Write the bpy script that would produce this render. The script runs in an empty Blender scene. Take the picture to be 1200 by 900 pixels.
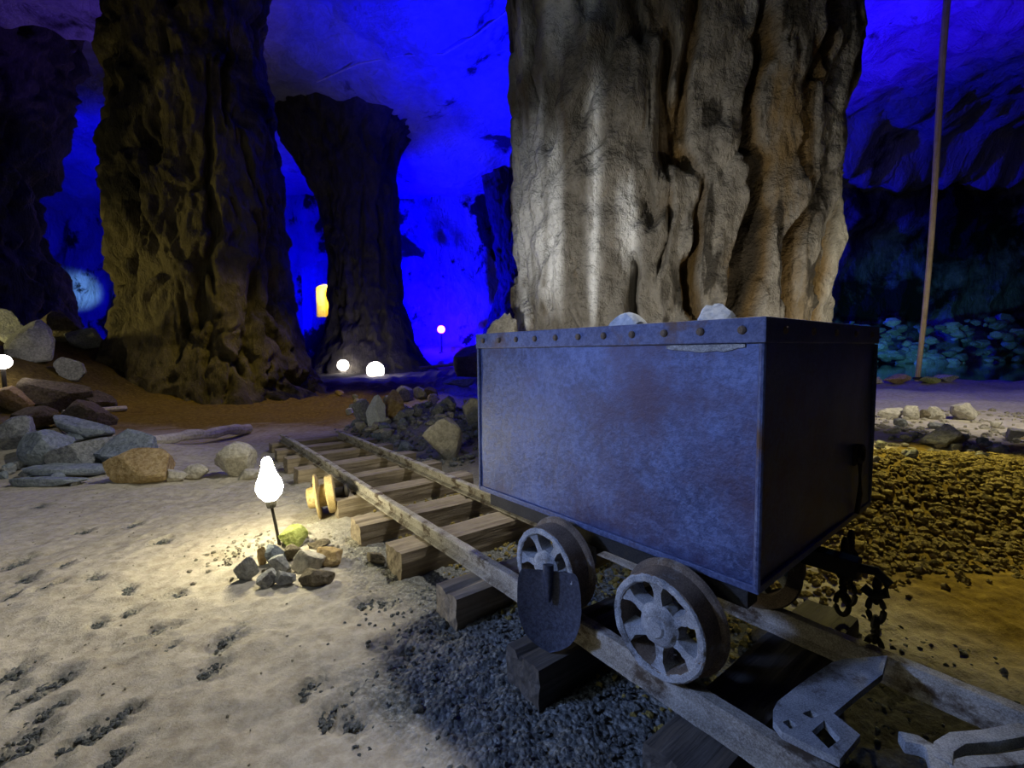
import bpy, bmesh, math, random
import numpy as np
from mathutils import Vector, Matrix
from mathutils.geometry import tessellate_polygon

SC = bpy.context.scene
COL = SC.collection
rng = np.random.default_rng(7)
random.seed(7)

# ------------------------------------------------------------------ camera
F, PIT, ROL, HC = 541.76, .0698, -.0108, 1.07
cp, sp = math.cos(PIT), math.sin(PIT)
FW = np.array([0, cp, -sp]); UP = np.array([0, sp, cp]); RT = np.array([1., 0, 0])
cr, sr = math.cos(ROL), math.sin(ROL)
CR = cr * RT + sr * UP
CU = -sr * RT + cr * UP
CO = np.array([0, 0, HC])

def ray(x, y): return FW + CR * (x - 600) / F - CU * (y - 450) / F
def G(x, y, z=0.):
    d = ray(x, y); return CO + d * (z - HC) / d[2]
def D(x, y, dep):
    d = ray(x, y); return CO + d * dep / d[1]

cam = bpy.data.cameras.new('camera'); camo = bpy.data.objects.new('camera', cam); COL.objects.link(camo)
cam.sensor_width = 36; cam.lens = 36 * F / 1200; cam.clip_start = .02; cam.clip_end = 300
camo.matrix_world = Matrix(((CR[0], CU[0], -FW[0], 0), (CR[1], CU[1], -FW[1], 0), (CR[2], CU[2], -FW[2], HC), (0, 0, 0, 1)))
SC.camera = camo

# ------------------------------------------------------------------ noise
_p = np.random.default_rng(3).permutation(256); _p = np.concatenate([_p, _p, _p])
_g = np.random.default_rng(4).normal(size=(256, 3)); _g /= np.linalg.norm(_g, axis=1)[:, None]
def pn(P):
    P = np.asarray(P, float); I = np.floor(P).astype(int); f = P - I; I &= 255
    u = f * f * f * (f * (f * 6 - 15) + 10)
    out = 0
    for dx in (0, 1):
        for dy in (0, 1):
            for dz in (0, 1):
                h = _p[_p[_p[(I[:, 0] + dx) & 255] + ((I[:, 1] + dy) & 255)] + ((I[:, 2] + dz) & 255)]
                g = _g[h]
                d = g[:, 0] * (f[:, 0] - dx) + g[:, 1] * (f[:, 1] - dy) + g[:, 2] * (f[:, 2] - dz)
                w = (u[:, 0] if dx else 1 - u[:, 0]) * (u[:, 1] if dy else 1 - u[:, 1]) * (u[:, 2] if dz else 1 - u[:, 2])
                out = out + w * d
    return out * 1.5
def fbm(P, o=4, lac=2.05, gain=.5):
    P = np.asarray(P, float); s = 0; a = 1
    for i in range(o):
        s = s + a * pn(P + i * 17.3); P = P * lac; a *= gain
    return s
def ridge(P, o=3):
    P = np.asarray(P, float); s = 0; a = 1
    for i in range(o):
        s = s + a * (1 - 2 * np.abs(pn(P + i * 9.1))); P = P * 2.1; a *= .5
    return s
def sst(a, b, x):
    t = np.clip((x - a) / (b - a), 0, 1); return t * t * (3 - 2 * t)

# ------------------------------------------------------------------ object helpers
def mesh_obj(name, verts, faces, mat, parent=None, smooth=False):
    me = bpy.data.meshes.new(name)
    me.from_pydata([tuple(map(float, v)) for v in verts], [], [tuple(map(int, f)) for f in faces])
    me.update()
    if smooth: me.polygons.foreach_set('use_smooth', [True] * len(me.polygons))
    if mat: me.materials.append(mat)
    o = bpy.data.objects.new(name, me); COL.objects.link(o)
    if parent: o.parent = parent
    return o
def tag(o, label=None, cat=None, group=None, kind=None):
    if label: o['label'] = label
    if cat: o['category'] = cat
    if group: o['group'] = group
    if kind: o['kind'] = kind
    return o
def empty(name, loc, rz=0.):
    o = bpy.data.objects.new(name, None); COL.objects.link(o)
    o.location = tuple(map(float, loc)); o.rotation_euler = (0, 0, rz); o.empty_display_size = .1
    return o
def grid_faces(nu, nv, wrap_u=False):
    i = np.arange(nv - 1)[:, None]; j = np.arange(nu if wrap_u else nu - 1)[None, :]
    j2 = (j + 1) % nu
    return np.stack([(i * nu + j), (i * nu + j2), ((i + 1) * nu + j2), ((i + 1) * nu + j)], -1).reshape(-1, 4)

class MB:
    def __init__(s): s.v = []; s.f = []
    def add(s, verts, faces, M=None):
        n = len(s.v)
        for v in verts:
            v = Vector(v)
            s.v.append(tuple(M @ v) if M else tuple(v))
        s.f += [tuple(i + n for i in f) for f in faces]
    def box(s, x0, x1, y0, y1, z0, z1, M=None):
        v = [(x, y, z) for z in (z0, z1) for y in (y0, y1) for x in (x0, x1)]
        s.add(v, [(0, 2, 3, 1), (4, 5, 7, 6), (0, 1, 5, 4), (2, 6, 7, 3), (0, 4, 6, 2), (1, 3, 7, 5)], M)
    def lathe(s, prof, n=32, M=None, closed=False):
        """profile (r, h) revolved about local z; r=0 ends are capped"""
        v = []; f = []
        for (r, h) in prof:
            for k in range(n):
                a = 2 * math.pi * k / n; v.append((r * math.cos(a), r * math.sin(a), h))
        m = len(prof)
        for i in range(m if closed else m - 1):
            for k in range(n):
                i2 = (i + 1) % m
                f.append((i * n + k, i * n + (k + 1) % n, i2 * n + (k + 1) % n, i2 * n + k))
        if not closed:
            f.append(tuple(range(n - 1, -1, -1))); f.append(tuple((m - 1) * n + k for k in range(n)))
        s.add(v, f, M)
    def tube(s, pts, r, n=8, closed=False):
        pts = [Vector(p) for p in pts]; m = len(pts); v = []; f = []
        up = Vector((0, 0, 1))
        for i, p in enumerate(pts):
            a = pts[(i - 1) % m] if (closed or i > 0) else p
            b = pts[(i + 1) % m] if (closed or i < m - 1) else p
            t = (b - a).normalized()
            u = t.cross(up)
            if u.length < 1e-3: u = t.cross(Vector((1, 0, 0)))
            u.normalize(); w = u.cross(t)
            rr = r[i] if isinstance(r, (list, tuple)) else r
            for k in range(n):
                an = 2 * math.pi * k / n
                v.append(p + u * (rr * math.cos(an)) + w * (rr * math.sin(an)))
        for i in range(m if closed else m - 1):
            i2 = (i + 1) % m
            for k in range(n):
                f.append((i * n + k, i * n + (k + 1) % n, i2 * n + (k + 1) % n, i2 * n + k))
        if not closed:
            f.append(tuple(range(n - 1, -1, -1))); f.append(tuple((m - 1) * n + k for k in range(n)))
        s.add(v, f)
    def plate(s, outer, holes, z0, z1, M=None):
        area = lambda l: sum(l[i][0] * l[(i + 1) % len(l)][1] - l[(i + 1) % len(l)][0] * l[i][1] for i in range(len(l)))
        if area(outer) < 0: outer = outer[::-1]
        holes = [h if area(h) < 0 else h[::-1] for h in holes]
        loops = [outer] + holes
        polys = [[Vector((p[0], p[1], 0)) for p in l] for l in loops]
        tri = tessellate_polygon(polys)
        flat = [p for l in loops for p in l]; n = len(flat)
        v = [(p[0], p[1], z1) for p in flat] + [(p[0], p[1], z0) for p in flat]
        f = [tuple(t) for t in tri] + [tuple(i + n for i in reversed(t)) for t in tri]
        b = 0
        for l in loops:
            m = len(l)
            for i in range(m): f.append((b + i, b + (i + 1) % m, b + (i + 1) % m + n, b + i + n))
            b += m
        s.add(v, f, M)
    def build(s, name, mat, parent=None, smooth=False, bevel=0, seg=2):
        o = mesh_obj(name, s.v, s.f, mat, parent)
        bm = bmesh.new(); bm.from_mesh(o.data); bmesh.ops.recalc_face_normals(bm, faces=bm.faces)
        if bevel:
            ed = [e for e in bm.edges if len(e.link_faces) == 2 and e.calc_face_angle(0) > .6]
            bmesh.ops.bevel(bm, geom=ed, offset=bevel, segments=seg, profile=.6, affect='EDGES', clamp_overlap=True)
        if smooth:
            for f in bm.faces: f.smooth = True
            for e in bm.edges:
                if len(e.link_faces) == 2 and e.calc_face_angle(0) > .6: e.smooth = False
        bm.to_mesh(o.data); bm.free()
        return o
def AX(p, d):
    """matrix with local z along d, at p"""
    q = Vector(d).normalized().to_track_quat('Z', 'Y')
    return Matrix.Translation(Vector(p)) @ q.to_matrix().to_4x4()

# ------------------------------------------------------------------ materials
class NT:
    def __init__(s, name, rough=.85, metal=0., spec=.35):
        s.m = bpy.data.materials.new(name); s.m.use_nodes = True
        s.n = s.m.node_tree.nodes; s.l = s.m.node_tree.links
        s.b = s.n['Principled BSDF']
        s.b.inputs['Roughness'].default_value = rough; s.b.inputs['Metallic'].default_value = metal
        s.b.inputs['Specular IOR Level'].default_value = spec
        s.co = s.n.new('ShaderNodeTexCoord').outputs['Object']
    def L(s, a, b): s.l.new(a, b)
    def map(s, scale, loc=(0, 0, 0)):
        m = s.n.new('ShaderNodeMapping'); m.inputs['Scale'].default_value = scale; m.inputs['Location'].default_value = loc
        s.L(s.co, m.inputs['Vector']); return m.outputs[0]
    def noise(s, scale, detail=6, rough=.6, vec=None, dist=0.):
        n = s.n.new('ShaderNodeTexNoise'); n.inputs['Scale'].default_value = scale
        n.inputs['Detail'].default_value = detail; n.inputs['Roughness'].default_value = rough
        n.inputs['Distortion'].default_value = dist
        s.L(vec or s.co, n.inputs['Vector']); return n.outputs['Fac']
    def voro(s, scale, vec=None, out='Distance', feat='F1'):
        n = s.n.new('ShaderNodeTexVoronoi'); n.feature = feat; n.inputs['Scale'].default_value = scale
        s.L(vec or s.co, n.inputs['Vector']); return n.outputs[out]
    def ramp(s, fac, stops):
        n = s.n.new('ShaderNodeValToRGB'); e = n.color_ramp.elements
        while len(e) < len(stops): e.new(.5)
        for i, (p, c) in enumerate(stops):
            e[i].position = p; e[i].color = (*c, 1) if isinstance(c, tuple) else (c, c, c, 1)
        s.L(fac, n.inputs[0]); return n.outputs[0]
    def mix(s, fac, a, b, mode='MIX'):
        n = s.n.new('ShaderNodeMix'); n.data_type = 'RGBA'; n.blend_type = mode
        for k, v in ((0, fac), (6, a), (7, b)):
            if isinstance(v, (int, float)): n.inputs[k].default_value = v
            elif isinstance(v, tuple): n.inputs[k].default_value = (*v, 1)
            else: s.L(v, n.inputs[k])
        return n.outputs[2]
    def math(s, op, a, b):
        n = s.n.new('ShaderNodeMath'); n.operation = op
        for k, v in ((0, a), (1, b)):
            if isinstance(v, (int, float)): n.inputs[k].default_value = v
            else: s.L(v, n.inputs[k])
        return n.outputs[0]
    def attr(s, name):
        n = s.n.new('ShaderNodeAttribute'); n.attribute_name = name
        sep = s.n.new('ShaderNodeSeparateColor'); s.L(n.outputs['Color'], sep.inputs[0]); return sep.outputs
    def color(s, c): s.L(c, s.b.inputs['Base Color'])
    def roughness(s, c): s.L(c, s.b.inputs['Roughness'])
    def bump(s, h, strength=.5, dist=.02):
        n = s.n.new('ShaderNodeBump'); n.inputs['Strength'].default_value = strength; n.inputs['Distance'].default_value = dist
        s.L(h, n.inputs['Height'])
        s.L(n.outputs[0], s.b.inputs['Normal'])

def rock_mat(name, dark, mid, light, scale=6., bumpd=.02, bs=.7, rough=.9):
    t = NT(name, rough)
    n1 = t.noise(scale, 8, .65); n2 = t.noise(scale * 6, 5, .7)
    c = t.ramp(n1, [(.32, dark), (.5, mid), (.68, light)])
    c = t.mix(.5, c, t.ramp(n2, [(.40, dark), (.60, light)]))
    t.color(c)
    t.bump(t.math('ADD', t.noise(scale * 3, 8, .75), t.math('MULTIPLY', n2, .6)), 1., bumpd)
    return t.m
M = {}
M['rock_grey'] = rock_mat('rock_grey', (.14, .15, .16), (.30, .31, .32), (.48, .49, .50), 5)
M['rock_blue'] = rock_mat('rock_blue_grey', (.13, .16, .19), (.27, .32, .37), (.42, .47, .53), 5)
M['rock_tan'] = rock_mat('rock_tan', (.22, .14, .05), (.46, .32, .14), (.60, .47, .26), 5)
M['rock_pale'] = rock_mat('rock_pale', (.30, .28, .23), (.55, .51, .42), (.72, .69, .60), 5)
M['rock_brown'] = rock_mat('rock_brown', (.07, .056, .035), (.15, .125, .08), (.27, .23, .16), 5)
M['rock_green'] = rock_mat('rock_moss', (.16, .20, .03), (.36, .42, .10), (.55, .60, .24), 9)
M['rock_white'] = rock_mat('rock_white', (.42, .46, .50), (.62, .66, .70), (.80, .82, .84), 9, .006)
M['gravel_dark'] = rock_mat('gravel_dark', (.06, .07, .072), (.16, .175, .175), (.34, .36, .35), 14)
M['gravel_tan'] = rock_mat('gravel_tan', (.14, .10, .015), (.36, .27, .06), (.58, .46, .16), 9)
M['gravel_grey'] = rock_mat('gravel_grey', (.16, .15, .11), (.34, .31, .24), (.52, .48, .40), 9)

# floor
t = NT('cave_floor', .95, spec=.15)
A = t.attr('mask')   # r gravel/dirt, g warm brown earth, b dark earth plus painted shade below the cart's near end
n1 = t.noise(1.3, 8, .6); n2 = t.noise(18, 6, .7); n3 = t.noise(120, 4, .7)
sand = t.ramp(n1, [(.3, (.36, .32, .24)), (.5, (.47, .42, .33)), (.7, (.54, .50, .41))])
sand = t.mix(.35, sand, t.ramp(n2, [(.38, (.20, .17, .13)), (.6, (.62, .58, .50))]))
grav = t.ramp(t.noise(45, 5, .75), [(.35, (.03, .035, .036)), (.52, (.12, .13, .13)), (.7, (.33, .35, .34))])
brown = t.ramp(n2, [(.3, (.10, .062, .008)), (.55, (.23, .155, .018)), (.75, (.38, .28, .06))])
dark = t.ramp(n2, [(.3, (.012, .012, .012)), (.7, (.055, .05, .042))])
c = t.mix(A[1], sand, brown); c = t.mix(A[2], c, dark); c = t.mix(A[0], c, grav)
t.color(c)
h = t.math('ADD', t.math('MULTIPLY', n2, .6), t.math('MULTIPLY', n3, .35))
h = t.math('ADD', h, t.math('MULTIPLY', t.math('MULTIPLY', t.voro(60), A[0]), -1.2))
t.bump(h, .6, .02)
M['floor'] = t.m

def cave_mat(name, dark, mid, light, sc=.5, blot=None, blot_sc=.25, blot_t=(.56, .62), bd=.25):
    t = NT(name, .85)
    v = t.map((1, 1, .45))
    n1 = t.noise(sc, 9, .65, v, .3); n2 = t.noise(sc * 7, 7, .7, v)
    c = t.ramp(n1, [(.3, dark), (.5, mid), (.7, light)])
    c = t.mix(.4, c, t.ramp(n2, [(.35, dark), (.65, light)]))
    if blot: c = t.mix(t.ramp(t.noise(blot_sc, 8, .65, None, .4), [(blot_t[0], 0.), (blot_t[1], 1.)]), c, blot)
    t.color(c)
    rg = t.math('ABSOLUTE', t.math('SUBTRACT', t.noise(sc * 3.2, 6, .6, v, .8), .5), 0)
    t.bump(t.math('ADD', t.math('ADD', t.noise(sc * 4, 9, .75, v), t.math('MULTIPLY', n2, .5)), t.math('MULTIPLY', rg, 1.6)), 1., bd)
    return t.m
M['ceiling'] = cave_mat('ceiling_rock', (.20, .20, .21), (.34, .34, .35), (.46, .46, .46), .3, (.03, .03, .03), .22, (.60, .66), .3)
M['wall'] = cave_mat('wall_rock', (.20, .20, .21), (.34, .34, .35), (.46, .46, .46), .35, (.008, .008, .008), .2, (.53, .57), .3)
M['wall_dark'] = cave_mat('wall_rock_dark', (.03, .036, .036), (.13, .15, .15), (.36, .40, .39), .4, (.006, .006, .006), .16, (.47, .56), .3)
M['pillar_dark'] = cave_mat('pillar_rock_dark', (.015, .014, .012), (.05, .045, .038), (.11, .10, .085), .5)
M['pillar_left'] = cave_mat('pillar_rock_ochre', (.06, .05, .020), (.21, .17, .075), (.40, .34, .17), .9, (.015, .013, .010), .35, (.50, .62), .2)

# big pillar with pale lime streaks
t = NT('pillar_rock_streaked', .8)
v = t.map((1, 1, .4)); n1 = t.noise(.55, 9, .65, v, .4); n2 = t.noise(5, 8, .7, v)
c = t.ramp(n1, [(.3, (.07, .064, .05)), (.48, (.185, .172, .148)), (.68, (.31, .295, .262))])
c = t.mix(.45, c, t.ramp(n2, [(.38, (.075, .065, .05)), (.62, (.36, .34, .30))]))
# rusty drip zones
c = t.mix(t.math('MULTIPLY', t.ramp(t.noise(.9, 6, .6, t.map((1, 1, .22), (3, 1, 0)), .5), [(.55, 0.), (.64, 1.)]), .7), c, (.19, .115, .025))
# dark damp seams
c = t.mix(t.math('MULTIPLY', t.ramp(t.noise(1.5, 7, .6, t.map((1, 1, .16), (9, 4, 2)), .6), [(.58, 0.), (.62, 1.)]), .85), c, (.022, .018, .012))
A = t.attr('mask')
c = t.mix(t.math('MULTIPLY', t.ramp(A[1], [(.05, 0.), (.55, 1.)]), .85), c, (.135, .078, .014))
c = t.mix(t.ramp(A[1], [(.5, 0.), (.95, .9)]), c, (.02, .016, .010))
st = t.ramp(t.noise(7, 5, .6, t.map((1, 1, .05), (1, 7, 0)), .15), [(.36, 0.), (.45, 1.)])
c = t.mix(t.math('MULTIPLY', t.math('ADD', t.math('MULTIPLY', st, .55), .45), A[0]), c, (.86, .88, .90))
t.color(c)
t.bump(t.math('ADD', t.noise(3.2, 6, .6, t.map((1, 1, .7))), t.math('MULTIPLY', t.noise(11, 5, .65), .35)), 1., .16)
M['pillar_main'] = t.m

# cart steel
def steel(name, dark, mid, light, rust, rt=(.55, .68), rough=(.35, .6), metal=.35, sc=4., bd=.004):
    t = NT(name, .5, metal, .5)
    n1 = t.noise(sc, 8, .65); n2 = t.noise(sc * 18, 5, .8)
    c = t.ramp(n1, [(.3, dark), (.5, mid), (.7, light)])
    c = t.mix(.5, c, t.ramp(n2, [(.42, dark), (.60, light)]))
    rf = t.ramp(t.noise(sc * .8, 9, .7, t.map((1, 1, 1), (5, 2, 8))), [(rt[0], 0.), (rt[1], 1.)])
    c = t.mix(rf, c, rust)
    t.color(c)
    t.roughness(t.ramp(n2, [(.3, rough[0]), (.7, rough[1])]))
    t.bump(t.math('ADD', n2, t.math('MULTIPLY', n1, .6)), .7, bd)
    return t.m
M['tub'] = steel('painted_steel_worn', (.024, .036, .10), (.060, .088, .22), (.14, .19, .40), (.055, .040, .085), (.50, .68), (.36, .60), .3, 3.2)
M['rim'] = steel('rim_steel', (.035, .045, .12), (.075, .098, .22), (.17, .21, .36), (.10, .055, .035), (.55, .66), (.4, .65), .3, 5)
M['iron_dusty'] = steel('dusty_cast_iron', (.13, .14, .155), (.40, .42, .45), (.68, .70, .72), (.09, .075, .06), (.54, .66), (.7, .95), .05, 14, .012)
M['iron_rust'] = steel('rusty_iron', (.06, .042, .03), (.20, .14, .095), (.36, .28, .20), (.40, .38, .35), (.58, .72), (.7, .95), .05, 14, .010)
M['rail'] = steel('dusty_rail_steel', (.12, .105, .085), (.38, .35, .30), (.62, .60, .55), (.085, .06, .04), (.52, .62), (.6, .9), .1, 11, .010)
M['iron_dark'] = steel('dark_iron', (.012, .011, .010), (.03, .027, .024), (.07, .06, .05), (.08, .045, .02), (.6, .75), (.6, .9), .2, 10)
M['shovel'] = steel('shovel_steel', (.03, .035, .055), (.06, .07, .11), (.11, .13, .19), (.05, .04, .04), (.6, .75), (.32, .5), .6, 5, .0015)
M['rust_yellow'] = steel('yellow_rust_iron', (.28, .19, .06), (.48, .36, .15), (.66, .55, .32), (.14, .09, .04), (.58, .7), (.7, .95), .05, 12, .006)

def wood(name, dark, mid, light, axis=0):
    t = NT(name, .85)
    s = [26, 26, 26]; s[axis] = 1.6
    v = t.map(tuple(s)); n1 = t.noise(1., 7, .65, v, .3); n2 = t.noise(5, 6, .6)
    c = t.ramp(n1, [(.3, dark), (.5, mid), (.7, light)])
    c = t.mix(.4, c, t.ramp(n2, [(.3, dark), (.7, light)]))
    t.color(c); t.bump(n1, .9, .012)
    return t.m
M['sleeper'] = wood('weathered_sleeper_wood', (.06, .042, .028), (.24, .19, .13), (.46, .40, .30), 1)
M['sleeper_dark'] = wood('shaded_sleeper_wood', (.012, .010, .009), (.045, .040, .035), (.15, .14, .13), 1)  # darker sleeper copy: shade at the track's near end put into the wood colour
M['log'] = wood('bleached_log', (.26, .23, .17), (.60, .56, .46), (.80, .77, .69), 0)
M['pole'] = wood('pale_pole', (.25, .19, .10), (.50, .40, .24), (.62, .52, .34), 2)

def emis(name, col, st):
    m = bpy.data.materials.new(name); m.use_nodes = True; n = m.node_tree.nodes; b = n['Principled BSDF']
    b.inputs['Base Color'].default_value = (.8, .8, .8, 1)
    b.inputs['Emission Color'].default_value = (*col, 1); b.inputs['Emission Strength'].default_value = st
    return m
M['bulb'] = emis('lamp_glass_lit', (1, .90, .56), 115)
M['flood'] = emis('floodlight_lit', (1, .90, .80), 22)
M['pink'] = emis('pink_lamp_lit', (1, .10, .50), 14)
t = NT('pool_water', .06, 0, .5); t.color(t.ramp(t.noise(2), [(.4, (.002, .006, .006)), (.6, (.004, .010, .010))]))
t.bump(t.noise(1.2, 3, .5, t.map((1, .35, 1))), .06, .05)
M['water'] = t.m

# ------------------------------------------------------------------ track frame
YAW, CX, CY, CL, CW, ZB, ZT = 2.2627, .6009, 1.1084, 1.1603, .9897, .4769, 1.147
Y1, Y2, RY = -.0911, .4553, -.0373
ZRT, ZRB = .200, .125       # rail top / rail foot (= sleeper top)
O0 = np.array([CX, CY, 0.])
ra = np.array([math.cos(YAW + RY), math.sin(YAW + RY), 0]); rb = np.array([ra[1], -ra[0], 0])
ca = np.array([math.cos(YAW), math.sin(YAW), 0]); cb = np.array([ca[1], -ca[0], 0])
def TR(tt, y, z=0.): return O0 + ra * tt + rb * y + np.array([0, 0, z])

# ------------------------------------------------------------------ floor height
PRINTS = []
_pr = [(205, 695, 1), (268, 745, 1.1), (190, 737, 1), (366, 800, 1), (405, 812, .7), (378, 831, .7), (415, 843, .8), (50, 808, 1.1),
       (55, 832, .9), (100, 862, 1), (18, 790, 1), (8, 815, .9), (25, 868, 1), (140, 838, .7), (250, 782, .8), (150, 690, .7),
       (110, 680, .8), (75, 665, .9), (60, 690, .8), (20, 660, 1), (30, 680, .9), (155, 615, .9), (185, 636, .8), (100, 622, .9),
       (45, 595, 1), (480, 760, .6), (8, 890, 1), (70, 885, .8), (130, 885, .8), (425, 706, .8), (450, 704, .8), (150, 715, .6), (115, 730, .7), (200, 758, .4), (15, 700, .7), (340, 620, .6)]
for (x, y, s) in _pr:
    p = G(x, y); PRINTS.append((p[0], p[1], s * random.uniform(.034, .052), s * random.uniform(.055, .10), random.uniform(-.6, .9)))

def track_uv(x, y):
    dx, dy = x - CX, y - CY
    return dx * ra[0] + dy * ra[1], dx * rb[0] + dy * rb[1]
def base_h(x, y):
    x = np.asarray(x, float); y = np.asarray(y, float)
    z0 = np.zeros_like(x)
    P = np.stack([x, y, z0], -1).reshape(-1, 3)
    sh = x.shape
    h = .035 * fbm(P * .8, 4).reshape(sh)
    near = 1 - sst(5, 9, y)
    h = h * (1 + 1.5 * (1 - near))
    # left mound of boulders
    h = h + 1.55 * np.exp(-(((x + 10.8) / 2.6) ** 2 + ((y - 10.6) / 2.3) ** 2)) + .95 * np.exp(-(((x + 9.2) / 1.6) ** 2 + ((y - 7.8) / 1.5) ** 2))
    h = h + .28 * np.exp(-(((x + 4.6) / 1.1) ** 2 + ((y - 4.75) / .42) ** 2))
    # rubble heap beyond the back rail
    tu, tv = track_uv(x, y)
    heap = np.exp(-(((x + 1.15) / .85) ** 2 + ((y - 6.3) / 1.0) ** 2)) + .6 * np.exp(-(((x - .1) / .7) ** 2 + ((y - 5.6) / .9) ** 2))
    h = h + .34 * heap * sst(.45, .9, tv)
    # ground right of the track steps up through the gravel bank
    rise = sst(2.1, 3.1, y - .12 * (x - 2)) * sst(.95, 1.9, x) + 0
    h = h + .23 * rise + .12 * np.exp(-(((x - 2.7) / 1.1) ** 2 + ((y - 2.95) / .5) ** 2)) * sst(1.2, 1.9, x)
    # pool basin
    pool = sst(11.3, 13.2, y + .6 * fbm(P * .35, 3).reshape(sh)) * sst(4.5, 7, x - .12 * (y - 12))
    h = h * (1 - pool) + pool * -.9
    # talus at the back wall and pillar foots
    far = sst(29, 38, y) * (1 - sst(8, 12, x))
    h = h + far * 1.6 + .7 * np.exp(-(((x + .6) / 2.2) ** 2 + ((y - 24) / 2.0) ** 2))
    rough = sst(7, 12, y) * .12 * (1 - pool)
    h = h + rough * fbm(P * 2.2, 3).reshape(sh)
    return h, pool, heap, rise
def floor_h(x, y):
    h, *_ = base_h(np.array([x]), np.array([y])); return float(h[0])
_deps = np.concatenate([np.arange(.7, 8, .01), np.arange(8, 26, .04)])
def GH(px, py, fallback=9.2):
    d = ray(px, py); d = d / d[1]; P = CO[None] + _deps[:, None] * d[None]
    h = base_h(P[:, 0], P[:, 1])[0]
    k = np.nonzero(P[:, 2] <= h)[0]
    p = P[k[0]] if len(k) else CO + d * fallback
    return np.array([p[0], p[1], floor_h(p[0], p[1])])

def axis(lo, hi, d0, d1, far_lo, far_hi, g):
    a = list(np.arange(lo, hi, d0)); s = d0
    while a[-1] < far_hi: s = min(s * g, d1); a.append(a[-1] + s)
    s = d0; b = [a[0]]
    while b[-1] > far_lo: s = min(s * g, d1); b.append(b[-1] - s)
    return np.array(b[:0:-1] + a)
xs = axis(-2.6, 2.2, .016, .7, -46, 62, 1.045); ys = axis(.55, 3.6, .016, .6, -5, 48, 1.03)
X, Y = np.meshgrid(xs, ys)
H, pool, heap, rise = base_h(X, Y)
TU, TV = track_uv(X, Y)
PX = np.stack([X, Y, X * 0], -1).reshape(-1, 3)
nz = fbm(PX * 3.1, 4).reshape(X.shape); nf = fbm(PX * 34, 3).reshape(X.shape); nm = fbm(PX * 9, 3).reshape(X.shape)
trk = sst(-.62 + 0, -.30, TV + .12 * nz) * (1 - sst(.95, 1.3, TV + .15 * nz)) * (1 - sst(5.2, 6.0, TU))
darkwedge = sst(1.25, .75, TU) * sst(-.95, -.45, TV + .25 * nz) * (1 - sst(.95, 1.25, TV + .15 * nz))
gr = np.clip(np.maximum(trk * .85 * (1 - .55 * sst(1.6, 2.6, TU)), darkwedge), 0, 1)
H = H + gr * .012 * nf * (Y < 6) + .010 * nm * (Y < 6) + .0065 * nf * (1 - gr) * (Y < 5)
prm = np.zeros_like(X)
for (a_, b_, ru, rv, an) in PRINTS:
    dx, dy = X - a_, Y - b_; c_, s_ = math.cos(an), math.sin(an)
    q = ((dx * c_ + dy * s_) / ru) ** 2 + ((-dx * s_ + dy * c_) / rv) ** 2
    k = np.exp(-np.clip(q + .9 * nm, 0, 20) ** 1.5 * .7)
    rimk = np.exp(-(np.sqrt(q) - 1.35) ** 2 * 6)
    H = H - .016 * k + .004 * rimk + .026 * k * np.clip(nf, -.6, .9)
    prm = np.maximum(prm, k * (.45 + .5 * np.clip(nf * 2 + .3, 0, 1)))
gr = np.maximum(gr, prm * .8)
gr = np.maximum(gr, .6 * np.clip(heap * 1.3, 0, 1))
warm = np.clip(sst(1.3, 1.9, X) * sst(.6, 1.2, Y) * (1 - sst(3.1, 3.6, Y - .15 * X + .5 * nz)) + sst(5.9, 7.2, Y + .5 * nz) * (1 - sst(15, 20, Y)) * sst(-14, -10, X) * (1 - sst(-3.0, -1.4, X))
               + .75 * sst(1.2, 2.0, TU) * sst(-.15, 0, TV + .1 * nz) * (1 - sst(.6, .8, TV)) * (1 - sst(4.8, 5.6, TU)), 0, 1)
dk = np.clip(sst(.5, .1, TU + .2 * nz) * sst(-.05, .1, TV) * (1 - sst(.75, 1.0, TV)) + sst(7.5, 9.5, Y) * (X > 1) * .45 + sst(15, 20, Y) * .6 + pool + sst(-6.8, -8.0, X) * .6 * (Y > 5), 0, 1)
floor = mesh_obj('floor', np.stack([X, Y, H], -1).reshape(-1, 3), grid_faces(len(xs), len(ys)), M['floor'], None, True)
def set_mask(o, r, g, b):
    at = o.data.color_attributes.new('mask', 'FLOAT_COLOR', 'POINT')
    a = np.stack([r.ravel(), g.ravel(), b.ravel(), np.ones(r.size)], -1).astype(np.float32)
    at.data.foreach_set('color', a.ravel())
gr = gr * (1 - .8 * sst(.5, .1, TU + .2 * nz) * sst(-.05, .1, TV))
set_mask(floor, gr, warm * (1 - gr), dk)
tag(floor, kind='structure')

# ------------------------------------------------------------------ ceiling and walls
cx_ = np.arange(-46, 64, .34); cy_ = np.arange(-6, 48, .34)
X, Y = np.meshgrid(cx_, cy_); PC = np.stack([X, Y, X * 0], -1).reshape(-1, 3)
n = fbm(PC * np.array([.10, .10, 1]), 5).reshape(X.shape)
Z = 13.5 + 1.0 * n + .16 * ridge(PC * .6, 4).reshape(X.shape) + .12 * fbm(PC * 1.6, 3).reshape(X.shape)
edge = 16.2 + 1.2 * pn(PC * .4).reshape(X.shape)
Z = Z + sst(7, 11, X) * (.5 * ridge(PC * np.array([.7, .35, 1]), 4).reshape(X.shape) - .3)
Z = Z - 2.2 * sst(.3, -.3, Y - edge) * sst(-9.5, -11.5, X)
Z = Z - 2.4 * sst(27.5, 29, Y + .8 * pn(PC * .3 + 5).reshape(X.shape)) * sst(14, 17, X)
ceil = mesh_obj('ceiling', np.stack([X, Y, Z], -1).reshape(-1, 3), grid_faces(len(cx_), len(cy_))[:, ::-1], M['ceiling'], None, True)
tag(ceil, kind='structure')

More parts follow.
